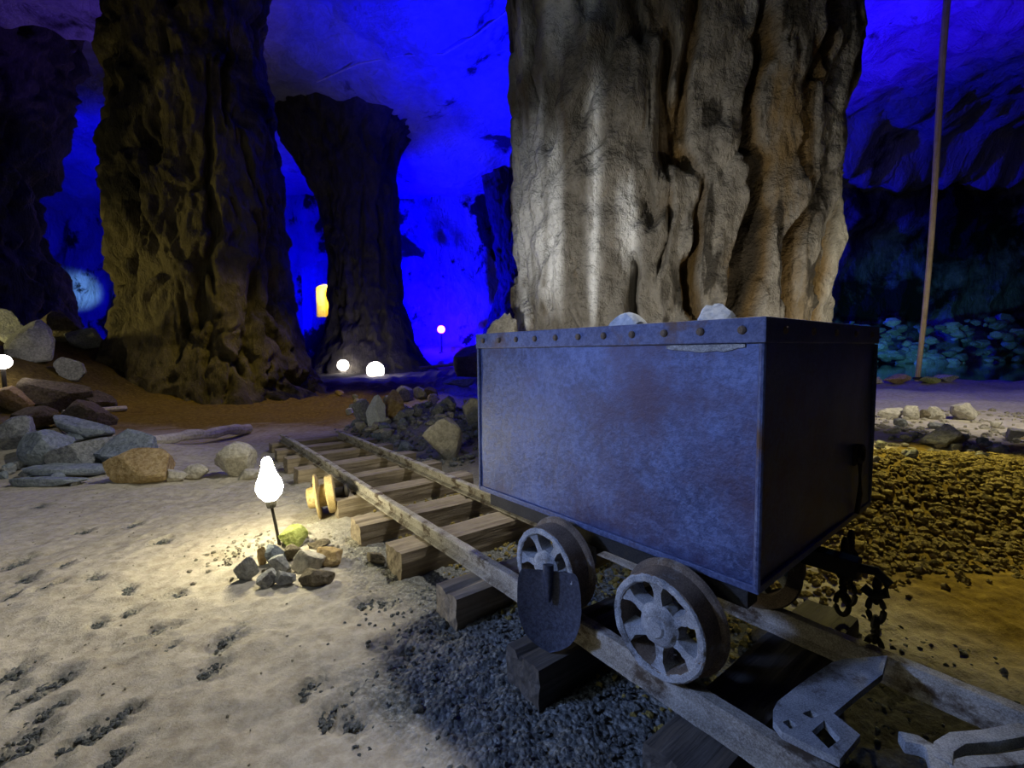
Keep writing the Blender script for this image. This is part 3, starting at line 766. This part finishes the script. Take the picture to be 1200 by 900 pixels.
# ------------------------------------------------------------------ ore cart
cart_c = O0 + ca * CL / 2 + cb * CW / 2
cart = empty('ore_cart', (cart_c[0], cart_c[1], ZRT), YAW)
tag(cart, 'blue-grey riveted steel ore cart standing on the mine track', 'mine cart')
def loc(tt, yb, z): return (tt - CL / 2, CW / 2 - yb, z - ZRT)
hx, hy = CL / 2, CW / 2
def shell(name, x0, x1, y0, y1, z0, z1, th, floor_, mat, parent, bevel=.004):
    o_ = [(x0, y0), (x1, y0), (x1, y1), (x0, y1)]; i_ = [(x0 + th, y0 + th), (x1 - th, y0 + th), (x1 - th, y1 - th), (x0 + th, y1 - th)]
    v = [(*p, z0) for p in o_] + [(*p, z1) for p in o_] + [(*p, z1) for p in i_] + [(*p, z0 + (th if floor_ else 0)) for p in i_]
    f = []
    for k in range(4):
        k2 = (k + 1) % 4
        f += [(k, k2, 4 + k2, 4 + k), (4 + k, 4 + k2, 8 + k2, 8 + k), (8 + k, 8 + k2, 12 + k2, 12 + k)]
        if not floor_: f.append((12 + k, 12 + k2, k2, k))
    if floor_: f += [(0, 3, 2, 1), (12, 13, 14, 15)]
    mb = MB(); mb.add(v, f)
    return mb.build(name, mat, parent, False, bevel)
tub = shell('tub', -hx, hx, -hy, hy, ZB - ZRT, ZT - ZRT - .012, .012, True, M['tub'], cart)
# slight dents: subdivide the panels and push them
bm = bmesh.new(); bm.from_mesh(tub.data)
bmesh.ops.subdivide_edges(bm, edges=[e for e in bm.edges if e.calc_length() > .3], cuts=22, use_grid_fill=True)
bm.normal_update()
vs = list(bm.verts); co = np.array([v.co[:] for v in vs]); dn = fbm(co * 2.6, 3) * .004 + fbm(co * 9, 2) * .0012
for v, d in zip(vs, dn): v.co += v.normal * float(d)
bm.to_mesh(tub.data); bm.free()
rim = shell('rim', -hx - .011, hx + .011, -hy - .011, hy + .011, ZT - ZRT - .062, ZT - ZRT, .024, False, M['rim'], cart, .004)
rm = MB(); rm.lathe([(.0, .0), (.011, .0), (.0105, .004), (.007, .0075), (0, .0085)], 14)
riv0 = None
for side in (1, -1):
    for k in range(11):
        tt = .045 + k * (CL - .09) / 10
        if riv0 is None: rv = riv0 = rm.build('rivet', M['iron_rust'], rim, True)
        else: rv = riv0.copy(); COL.objects.link(rv); rv.parent = rim
        rv.location = (tt - hx, side * (hy + .0105), ZT - ZRT - .03); rv.rotation_euler = (-side * math.pi / 2, 0, 0)
for side in (1, -1):
    for k in range(5):
        rv = riv0.copy(); COL.objects.link(rv); rv.parent = rim
        rv.location = (side * (hx + .0105), -hy + .1 + k * (CW - .2) / 4, ZT - ZRT - .03); rv.rotation_euler = (0, side * math.pi / 2, 0)
# vertical corner bead and bottom lip
for sx in (-1, 1):
    for sy in (-1, 1):
        mb = MB(); mb.tube([(sx * (hx + .001), sy * (hy + .001), ZB - ZRT - .004), (sx * (hx + .001), sy * (hy + .001), ZT - ZRT - .064)], .009, 10)
        mb.build('corner_bead', M['rim'], cart, True)
shell('bottom_lip', -hx - .008, hx + .008, -hy - .008, hy + .008, ZB - ZRT - .012, ZB - ZRT + .008, .04, False, M['rim'], cart, .003)
r_ = np.random.default_rng(5)
up_ = [(.04 + .018 * k, ZT - .064) for k in range(13)]; lo_ = [(.256 - .018 * k, ZT - .068 - .014 * math.sin((k + .5) / 13 * math.pi) - r_.uniform(0, .005)) for k in range(13)]
mb = MB(); mb.plate([(p[0] - hx, p[1] - ZRT) for p in up_ + lo_], [], -.003, .004, Matrix.Translation((0, hy, 0)) @ Matrix.Rotation(math.pi / 2, 4, 'X') @ Matrix.Scale(-1, 4, (0, 0, 1)))
tag(mb.build('bare_strip', M['iron_dusty'], cart), 'pale chipped strip under the rim')
# drop handle on the near end
xe = -hx
hd = MB()
hd.box(xe - .010, xe, -.32, -.26, .46, .53)
pl = hd.build('handle_plate', M['iron_dark'], cart, False, .003)
hd = MB(); hd.tube([(xe - .02, -.29 + .028 * math.cos(a), .50 + .028 * math.sin(a)) for a in np.linspace(0, 2 * math.pi, 20, endpoint=False)], .007, 8, True)
hd.build('ring', M['iron_dark'], pl, True)
hd = MB(); hd.tube([(xe - .018, -.285, .475), (xe - .022, -.285, .36), (xe - .016, -.282, .29)], .008, 8)
hd.build('drop_bar', M['iron_dark'], pl, True)
# underframe
fr = MB()
def fy(tt, yrail):   # a rail centre in the cart's local frame
    p = TR(tt, yrail) - cart_c; return float(p @ (-cb))
yf = .5 * (fy(.194, Y1) + fy(.625, Y1)); yk = .5 * (fy(.194, Y2) + fy(.625, Y2))
mb = MB()
for yy in (yf - .13, yk + .10):
    mb.box(-hx + .03, hx - .03, yy - .03, yy + .03, .20, ZB - ZRT - .0125)
for xx in (-hx + .07, -.02, hx - .09): mb.box(xx - .03, xx + .03, -hy + .06, hy - .06, .225, ZB - ZRT - .013)
mb.build('underframe', M['iron_dark'], cart, False, .004)
WR = .138; WT = (.194, .625)
wheel_src = None
def make_wheel():
    w = MB()
    # rim: tread with a flange on the inner side, local z = outward
    w.lathe([(WR, .044), (WR - .004, .048), (WR - .020, .048), (WR - .022, .042), (WR - .026, -.030), (WR - .026, -.043), (WR + .014, -.043), (WR + .019, -.037), (WR + .014, -.028), (WR + .002, -.022)], 56, None, True)
    wr = w.build('wheel', M['iron_rust'], None, True)
    w = MB(); w.lathe([(WR - .0015, .0465), (WR - .005, .051), (WR - .018, .051), (WR - .023, .046)], 56, None, True)
    w.lathe([(0, .058), (.022, .058), (.027, .052), (.044, .048), (.058, .034), (.060, .0), (.046, -.03), (0, -.03)], 28)
    for k in range(6):
        a = 2 * math.pi * (k + .35) / 6
        Mx = Matrix.Rotation(a, 4, 'Z')
        v = []
        for (rr_, hw_, z0_, z1_) in ((.035, .026, -.008, .036), (.068, .0145, -.008, .036), (.092, .0145, -.010, .038), (WR - .020, .034, -.012, .044)):
            v += [(rr_, -hw_, z0_), (rr_, hw_, z0_), (rr_, hw_ * .75, z1_), (rr_, -hw_ * .75, z1_)]
        f = [(0, 1, 2, 3), (15, 14, 13, 12)]
        for s_ in range(3):
            for q in range(4): f.append((s_ * 4 + q, s_ * 4 + (q + 1) % 4, s_ * 4 + 4 + (q + 1) % 4, s_ * 4 + 4 + q))
        w.add(v, f, Mx)
    sp_ = w.build('spoke_face', M['iron_dusty'], wr, True)
    bm = bmesh.new(); bm.from_mesh(sp_.data)
    bmesh.ops.subdivide_edges(bm, edges=[e for e in bm.edges if e.calc_length() > .012], cuts=2, use_grid_fill=True)
    bm.normal_update(); vv = list(bm.verts); co = np.array([q.co[:] for q in vv])
    for q, d in zip(vv, .0032 * fbm(co * 45, 3) + .002 * fbm(co * 120, 2)): q.co += q.normal * float(d)
    for fc in bm.faces: fc.smooth = True
    bm.to_mesh(sp_.data); bm.free()
    return wr, sp_
wz = .333 - ZRT + .007
for k, (tt, yy, out) in enumerate([(WT[0], yf, 1), (WT[1], yf, 1), (WT[0], yk, -1), (WT[1], yk, -1)]):
    if wheel_src is None: wheel_src = make_wheel(); w, s_ = wheel_src
    else:
        w = wheel_src[0].copy(); COL.objects.link(w); s_ = wheel_src[1].copy(); COL.objects.link(s_); s_.parent = w
    w.parent = cart; w.location = (tt - hx, yy + .012 * out, wz)
    w.rotation_euler = (-math.pi / 2 * out, 0, 0) if False else (0, 0, 0)
    w.rotation_mode = 'QUATERNION'
    w.rotation_quaternion = (Matrix.Rotation(-out * math.pi / 2, 4, 'X') @ Matrix.Rotation([.2, .65, 1.1, .4][k], 4, 'Z')).to_quaternion()
for tt in WT:
    mb = MB(); mb.lathe([(.024, yk + .01), (.024, yf - .01)], 18, Matrix.Translation((tt - hx, 0, wz)) @ Matrix.Rotation(-math.pi / 2, 4, 'X'))
    mb.build('axle', M['iron_dark'], cart, True)
    for yy in (yf - .13, yk + .10):
        mb = MB(); mb.box(tt - hx - .045, tt - hx + .045, yy - .035, yy + .035, wz - .04, .215)
        mb.build('axle_box', M['iron_dusty'], cart, False, .008)
# coupling: drawbar, hook and hanging chain at the near end
cy0 = -.02
mb = MB(); mb.box(-hx - .09, -hx + .12, cy0 - .03, cy0 + .03, .17, .225); mb.build('drawbar', M['iron_dark'], cart, False, .006)
mb = MB(); mb.tube([(-hx - .085, cy0, .20), (-hx - .13, cy0, .205), (-hx - .16, cy0, .18), (-hx - .155, cy0, .145), (-hx - .125, cy0, .13), (-hx - .10, cy0, .145)], .014, 10)
mb.build('coupling_hook', M['iron_dark'], cart, True)
for q, (yc_, x_) in enumerate(((-.16, -hx - .015), (-.25, -hx - .01), (cy0 - .02, -hx - .13))):
    for j in range(4):
        pts = []
        for a in np.linspace(0, 2 * math.pi, 18, endpoint=False):
            u_, v_ = .019 * math.cos(a), .038 * math.sin(a)
            z_ = .19 - j * .062 - v_ - (.05 if q == 2 else 0)
            pts.append((x_ + (u_ if j % 2 else 0), yc_ + (0 if j % 2 else u_), z_))
        mb = MB(); mb.tube(pts, .0085, 8, True); mb.build('chain_link', M['iron_dark'], cart, True)

# load of the cart
def cw(tt, yb, z): return O0 + ca * tt + cb * yb + np.array([0, 0, z])
r = np.random.default_rng(91); pts = []; szs = []
for i in range(420):
    tt, yb = r.uniform(.08, CL - .08), r.uniform(.08, CW - .08); pts.append(cw(tt, yb, .50 + .52 * (i / 420) * 1.0)); szs.append(r.uniform(.04, .065))
gravel('ore_rubble', pts, szs, M['rock_grey'], 'grey rubble filling the tub of the ore cart', 9, 2)
for (px, py, dep, wpx, hpx, lab) in ((735, 366, 1.62, 46, 34, 'smaller white rock peeking over the cart rim, on the left'), (848, 355, 1.52, 66, 46, 'larger white domed rock peeking over the cart rim, on the right')):
    _rs[0] += 1
    P, f = rock_shape(_rs[0], 4, 11, rough=.03); top = D(px, py, dep)
    hw = wpx / F * dep / 2; hz = .085
    P = P * np.array([hw, hw * .9, hz])
    o = mesh_obj('rock', P, f, M['rock_white']); o.location = (float(top[0]), float(top[1]), float(top[2] - hz))
    tag(o, lab, 'rock')

# ------------------------------------------------------------------ shovel leaning on the far front wheel
tip = G(645, 764, ZRB + .002)
topc = None
pl_n = -cb + np.array([.25, -.75, 0]); pl_n /= np.linalg.norm(pl_n)
# top point on the plane just in front of the wheel face
w_face = cart_c + (-cb) * (yf + .085)
d_ = ray(644, 668); s_ = ((w_face - CO) @ cb) / (d_ @ cb); topc = CO + d_ * s_
ax = topc - tip; Ls = np.linalg.norm(ax); ax /= Ls
side = np.cross(ax, pl_n); side /= np.linalg.norm(side); nrm = np.cross(side, ax)
if nrm @ pl_n < 0: nrm = -nrm
if side[0] < 0: side = -side
wid = 38 / F * (topc[1] + tip[1]) / 2 * 1.06
prof = [(0, .0), (.05, .36), (.12, .60), (.22, .80), (.36, .93), (.55, 1.0), (.75, .99), (.88, .96), (.97, .90), (1.0, .84)]
mb = MB(); nu = 17; v = []
ss = np.linspace(0, 1, 25)
hwv = np.interp(ss, [q[0] for q in prof], [q[1] for q in prof]) * wid
for th in (0, 1):
    for s0, hw in zip(ss, hwv):
        for u in np.linspace(-1, 1, nu):
            dish = .020 * (u * hw / wid) ** 2 + .012 * math.exp(-(u * hw / .012) ** 2) * sst(.55, 1.0, s0) - .010 * math.sin(s0 * math.pi)
            p = tip + ax * (s0 * Ls) + side * (u * hw) + nrm * (dish - .003 * th + .006)
            v.append(p)
f = [tuple(q) for q in grid_faces(nu, 25)] + [tuple(q + nu * 25)[::-1] for q in grid_faces(nu, 25)]
nb = nu * 25
for i in range(24):
    for e in (0, nu - 1): f.append((i * nu + e, (i + 1) * nu + e, nb + (i + 1) * nu + e, nb + i * nu + e))
for j in range(nu - 1):
    for e in (0, 24): f.append((e * nu + j, e * nu + j + 1, nb + e * nu + j + 1, nb + e * nu + j))
shovel = empty('shovel', tip)
tag(shovel, 'dark steel shovel blade without a shaft, leaning on the front wheel of the cart', 'shovel')
v = [p - tip for p in v]
mb.add(v, f); mb.build('blade', M['shovel'], shovel, True)
mb = MB()
mb.tube([ax * Ls * q + nrm * (.010 + .004 * q) for q in (.62, .75, .9, 1.0, 1.08)], [.006, .012, .016, .0175, .0175], 14)
mb.build('socket', M['shovel'], shovel, True)

# ------------------------------------------------------------------ loose wheel by the front rail
p = GH(384, 603)
lw = empty('loose_wheel', (p[0], p[1], p[2] - .01))
tag(lw, 'loose yellow-rusted double wheel lying against the front rail', 'wheel')
axd = Vector((rb[0] * .85 + .25, rb[1] * .6 - .02, .12)).normalized()
Mx = AX((0, 0, .145), axd)
mb = MB(); mb.lathe([(.03, -.066), (.140, -.066), (.147, -.060), (.147, -.052), (.138, -.046), (.03, -.046)], 44, Mx, True); mb.build('flange', M['rust_yellow'], lw, True)
mb = MB(); mb.lathe([(.03, .0), (.118, .0), (.124, .006), (.124, .046), (.118, .052), (.03, .052)], 44, Mx, True); mb.build('tread', M['rust_yellow'], lw, True)
mb = MB(); mb.lathe([(0, -.12), (.055, -.12), (.066, -.112), (.070, -.08), (.072, -.046), (.072, .0), (0, .0)], 32, Mx); mb.build('hub', M['rust_yellow'], lw, True)
mb = MB(); mb.lathe([(0, .04), (.030, .04), (.030, .11), (.045, .112), (.045, .13), (.02, .14), (0, .14)], 22, Mx); mb.build('axle_stub', M['iron_dark'], lw, True)

# ------------------------------------------------------------------ iron pieces at the near end of the track
def plate_thing(name, outer, holes, zc, th, mat, label, cat):
    c = G(*np.mean(outer, 0), zc)
    q = lambda l: [tuple((G(x, y, zc) - c)[:2]) for (x, y) in l]
    mb = MB(); mb.plate(q(outer), [q(h) for h in holes], -th, 0)
    o = mb.build(name, mat, None, False, 0); o.location = tuple(c)
    return tag(o, label, cat)
plate_thing('track_plate', [(906, 832), (911, 822), (930, 807), (952, 791), (975, 776), (990, 772), (1040, 768), (1034, 790), (1006, 812), (977, 836), (1008, 861), (996, 876), (984, 890), (950, 874), (916, 857), (906, 844)],
            [[(951, 857), (966, 844), (985, 866), (971, 877)], [(940, 836), (950, 832), (961, 838), (951, 842)], [(917, 846), (925, 843), (935, 850), (926, 854)]],
            ZRT + .022, .018, M['iron_dusty'], 'bent grey iron plate with a square hole, lying across the front rail', 'iron plate')
def bar(mb, pts, w, z, th):
    P = [G(x, y, z) for (x, y) in pts]; L_ = []; R_ = []
    for i in range(len(P)):
        a_, b_ = P[max(i - 1, 0)], P[min(i + 1, len(P) - 1)]; t_ = (b_ - a_)[:2]; t_ /= np.linalg.norm(t_); n_ = np.array([-t_[1], t_[0]])
        L_.append(P[i][:2] + n_ * w / 2); R_.append(P[i][:2] - n_ * w / 2)
    mb.plate([tuple(q) for q in L_] + [tuple(q) for q in R_[::-1]], [], z - th, z)
mb = MB()
bar(mb, [(1056, 862), (1076, 866), (1094, 876), (1100, 892), (1104, 915)], .032, .20, .03)
bar(mb, [(1104, 890), (1106, 874), (1122, 864), (1160, 861), (1204, 853)], .034, .202, .03)
bar(mb, [(1112, 900), (1140, 892), (1175, 890), (1215, 884)], .03, .198, .03)
tag(mb.build('iron_yoke', M['iron_dusty'], None, True, .005), 'forked bluish iron yoke lying at the bottom right, beside the back rail', 'iron bar')
p = TR(-.28, .12)
# small things among the shadows below the cart end
rock(1008, 772, 34, 12, 'rock_white', 'flat bluish-white stone behind the iron plate under the cart end', .6, sink=.02)
rock(905, 760, 44, 26, 'rock_brown', 'brown stone in the shade below the cart corner', .8)
rock(948, 772, 20, 14, 'rock_grey', 'small grey stone below the hanging chains', .8)

# ------------------------------------------------------------------ log, plank, pole
a_, b_ = GH(150, 529), GH(292, 508)
mb = MB(); v_ = b_ - a_; n_ = 14
pts = [a_ + v_ * q / n_ + np.array([0, 0, .075 + .012 * math.sin(q * 1.3)]) - a_ for q in range(n_ + 1)]
mb.tube([tuple(q) for q in pts], [.055 + .010 * math.sin(q * 2.2) + .012 * q / n_ for q in range(n_ + 1)], 10)
lg = mb.build('log', M['log'], None, True); lg.location = tuple(a_)
tag(lg, 'bleached log lying on the sand between the left heap and the rails', 'log')
a_, b_ = GH(74, 488), GH(148, 482)
mb = MB(); mb.tube([tuple(a_ + (b_ - a_) * q + np.array([0, 0, .05])) for q in (0, .3, .7, 1)], [.05, .06, .05, .045], 7)
tag(mb.build('plank', M['log'], None, True), 'thin orange-lit pole on the brown floor at the foot of the ochre pillar', 'pole')
a_, b_ = D(492, 431, 19), D(545, 426, 18)
mb = MB(); mb.tube([tuple(a_), tuple(.5 * (a_ + b_)), tuple(b_)], .055, 7)
tag(mb.build('pole', M['pole'], None, True), 'thin pale pole lying level across the dark rubble under the pink lamp', 'pole')
a_ = D(1075, 446, 11.0); a_[2] = floor_h(a_[0], a_[1]); top = D(1113, -8, 11.0); v_ = top - a_
mb = MB(); mb.tube([tuple(v_ * q + np.array([.05 * math.sin(q * 5), 0, 0])) for q in np.linspace(-.005, 1.12, 16)], [.050 + .022 * q for q in np.linspace(0, 1, 16)], 9)
pole = mb.build('pole', M['pole'], None, True); pole.location = tuple(a_)
tag(pole, 'tall thin pale pole from the pool shore up to the ceiling', 'pole')
mb = MB(); mb.tube([(.07 * math.cos(q), .07 * math.sin(q), .02 + .012 * (q / 6.28)) for q in np.linspace(0, 12.4, 40)], .025, 6)
mb.build('base_wrap', M['iron_dark'], pole, True)

# ------------------------------------------------------------------ lamps
base = GH(328, 638); btm = D(318, 592, base[1] - .02); topb = D(312, 536, base[1] - .02)
lamp = empty('stake_lamp', base)
tag(lamp, 'glowing stake lamp leaning over its ring of stones on the sand', 'lamp')
q0 = btm - base; q1 = topb - base
mb = MB(); mb.tube([(.004, 0, -.05), tuple(q0 * .5), tuple(q0)], .008, 8); mb.build('stake', M['iron_dark'], lamp, True)
Mx = AX(q0, Vector(q1 - q0)); Lb = float(np.linalg.norm(q1 - q0))
mb = MB(); mb.lathe([(0, -.012), (.022, -.012), (.026, 0), (.028, .03), (0, .03)], 18, Mx); mb.build('socket', M['iron_dark'], lamp, True)
mb = MB(); mb.lathe([(0, .028), (.030, .03), (.058, .06), (.069, .095), (.064, .13), (.048, .165), (.036, .20), (.030, Lb - .05), (.026, Lb - .02), (.014, Lb), (0, Lb)], 24, Mx)
mb.build('bulb', M['bulb'], lamp, True)

def flood(px, py, dep, r_, label, mat='flood', stand=True):
    c = D(px, py, dep); g = floor_h(c[0], c[1]); g = min(g, c[2] - r_ * 1.1)
    e = empty('floodlight', (c[0], c[1], g)); tag(e, label, 'lamp')
    z = c[2] - g
    mb = MB(); mb.lathe([(0, z - r_), *[(r_ * math.sin(a), z - r_ * math.cos(a)) for a in np.linspace(.2, math.pi - .2, 10)], (0, z + r_)], 20)
    mb.build('globe', M[mat], e, True)
    mb = MB(); mb.lathe([(0, -.1), (r_ * .8, -.1), (r_ * .7, .04), (r_ * .25, .08), (r_ * .25, z - r_ * .9), (0, z - r_ * .9)], 14)
    mb.build('stand', M['iron_dark'], e, True)
flood(402, 428, 23.5, .28, 'smaller white floodlight, left one of the pair before the black pillar')
flood(440, 434, 21.5, .40, 'brighter white floodlight, right one of the pair before the black pillar')
flood(3, 424, 7.2, .11, 'white floodlight at the left edge among the boulders', 'flood')
flood(517, 386, 34.5, .28, 'small pink lamp glowing at the foot of the blue wall', 'pink')

# lit doorway far behind the black pillar
c = D(381, 352, 33.); wd, htt = 1.25, 2.3
arch = [(-wd / 2, 0), (wd / 2, 0)] + [(wd / 2 * math.cos(a), htt - wd / 2 + .35 * math.sin(a) + .25) for a in np.linspace(0, math.pi, 12)]
out = [(-wd * 1.3, -2.5), (wd * 1.3, -2.5), (wd * 1.3, htt + 1.1), (0, htt + 1.7), (-wd * 1.3, htt + 1.1)]
mb = MB(); Mr = Matrix.Rotation(math.pi / 2, 4, 'X')
mb.plate(out, [arch], -1.6, 0, Mr)
dr = mb.build('door_1', M['wall'], None, True, .06); dr.location = (float(c[0]), 33., float(c[2] - htt / 2)); tag(dr, kind='structure')
mb = MB(); mb.box(-1.2, 1.2, 1.62, 1.8, -.3, htt + .9)
bk = mb.build('back_wall', M['rock_tan'], dr)

# ------------------------------------------------------------------ light
LS = 1.0
def light(kind, name, loc_, power, col, size=.2, aim=None, angle=60, blend=.5):
    l = bpy.data.lights.new(name, kind); l.energy = power; l.color = col
    if kind == 'AREA': l.size = size
    else: l.shadow_soft_size = size
    if kind == 'SPOT': l.spot_size = math.radians(angle); l.spot_blend = blend
    o = bpy.data.objects.new(name, l); COL.objects.link(o); o.location = tuple(map(float, loc_))
    if aim is not None: o.rotation_euler = (Vector(tuple(map(float, aim))) - o.location).to_track_quat('-Z', 'Y').to_euler()
    return o
BLUE = (0, 0, 1.)
light('AREA', 'cave_light_front', (-5.2, -1.2, 4.6), 42, (.80, .92, 1), 1.2, (-.8, 2.5, 0))
light('SPOT', 'cave_light_overhead', (1.3, 3.2, 5.2), 680, (1, .97, .90), .10, (-2.9, 1.15, 0), 77, .6)
light('SPOT', 'cave_light_cart', (-3.0, .55, 2.1), 400, (.32, .47, 1), .2, (.35, 1.4, .55), 36, .9)
light('SPOT', 'blue_wall_light', (-9.9, 31.2, 2.0), 42000, BLUE, .3, (-1, 38, 7), 130, .5)
light('SPOT', 'blue_ceiling_light', (4.6, 20, 1.4), 60000, BLUE, .3, (4, 18.5, 14), 104, .8)
light('SPOT', 'blue_left_light', (-18, 26, 1.6), 16000, BLUE, .3, (-24, 36, 9), 140, .5)
light('SPOT', 'blue_near_left_light', (-9.6, 15.5, 1.4), 2200, (.16, .06, 1), .3, (-12.5, 14.5, 12), 66, .8)
light('SPOT', 'blue_right_light', (12.5, 16, 1.5), 19000, (.02, .0, 1.), .3, (12.5, 18, 14), 84, .7)
light('SPOT', 'pale_gap_light', (-29, 31, 5), 8000, (.22, .55, 1), .2, D(90, 342, 38), 19, .8)
light('SPOT', 'pillar_uplight', (-1.0, 2.9, .6), 330, (1, .95, .88), .1, (2.3, 6.4, 2.0), 72, .8)
light('SPOT', 'pillar_uplight_right', (3.6, 3.7, .5), 130, (1, .90, .74), .1, (2.9, 6.4, 1.9), 84, .8)
light('SPOT', 'ochre_pillar_uplight', (-11.6, 6.4, .9), 420, (1, .86, .34), .12, (-8.9, 10.5, 3.4), 74, .9)
light('SPOT', 'brown_floor_fill', (-3.6, 9.2, 5.2), 300, (1, .80, .20), .15, (-4.8, 8.6, 0), 92, .7)  # added fill without a lamp, offsets the blue bounce on the brown floor
light('SPOT', 'path_fill', (4.6, 2.9, 3.3), 560, (1, .92, .70), .10, (7.0, 7.4, 0), 96, .7)  # added fill, no fixture here; neutralises the violet on path and stones
light('SPOT', 'pole_fill', (5.6, 6.2, .7), 240, (1, .86, .56), .12, (10.3, 11.2, 4.2), 60, .6)  # added spot that only brightens the tall pole, no lamp stands there
light('SPOT', 'bank_light', (3.6, 4.4, 2.3), 430, (1, .86, .27), .08, (2.5, 2.9, 0), 58, .8)
light('SPOT', 'teal_bank_light', (17, 20, .9), 1100, (.13, .72, 1), .2, (24, 28, 1.6), 60, .9)
light('SPOT', 'teal_pillar_light', (9.5, 10.2, .8), 160, (.35, .8, 1), .1, (4.6, 7.0, 1.6), 40, .8)
light('POINT', 'doorway_light', (dr.location.x, 34.0, dr.location.z + 1.6), 420, (1, .62, .08), .2)

w = bpy.data.worlds.new('cave_air'); SC.world = w; w.use_nodes = True
w.node_tree.nodes['Background'].inputs[0].default_value = (.5, .55, .7, 1); w.node_tree.nodes['Background'].inputs[1].default_value = .003

vs_ = SC.view_settings; vs_.view_transform = 'Standard'; vs_.look = 'None'; vs_.exposure = 0; vs_.gamma = 1; vs_.use_curve_mapping = False
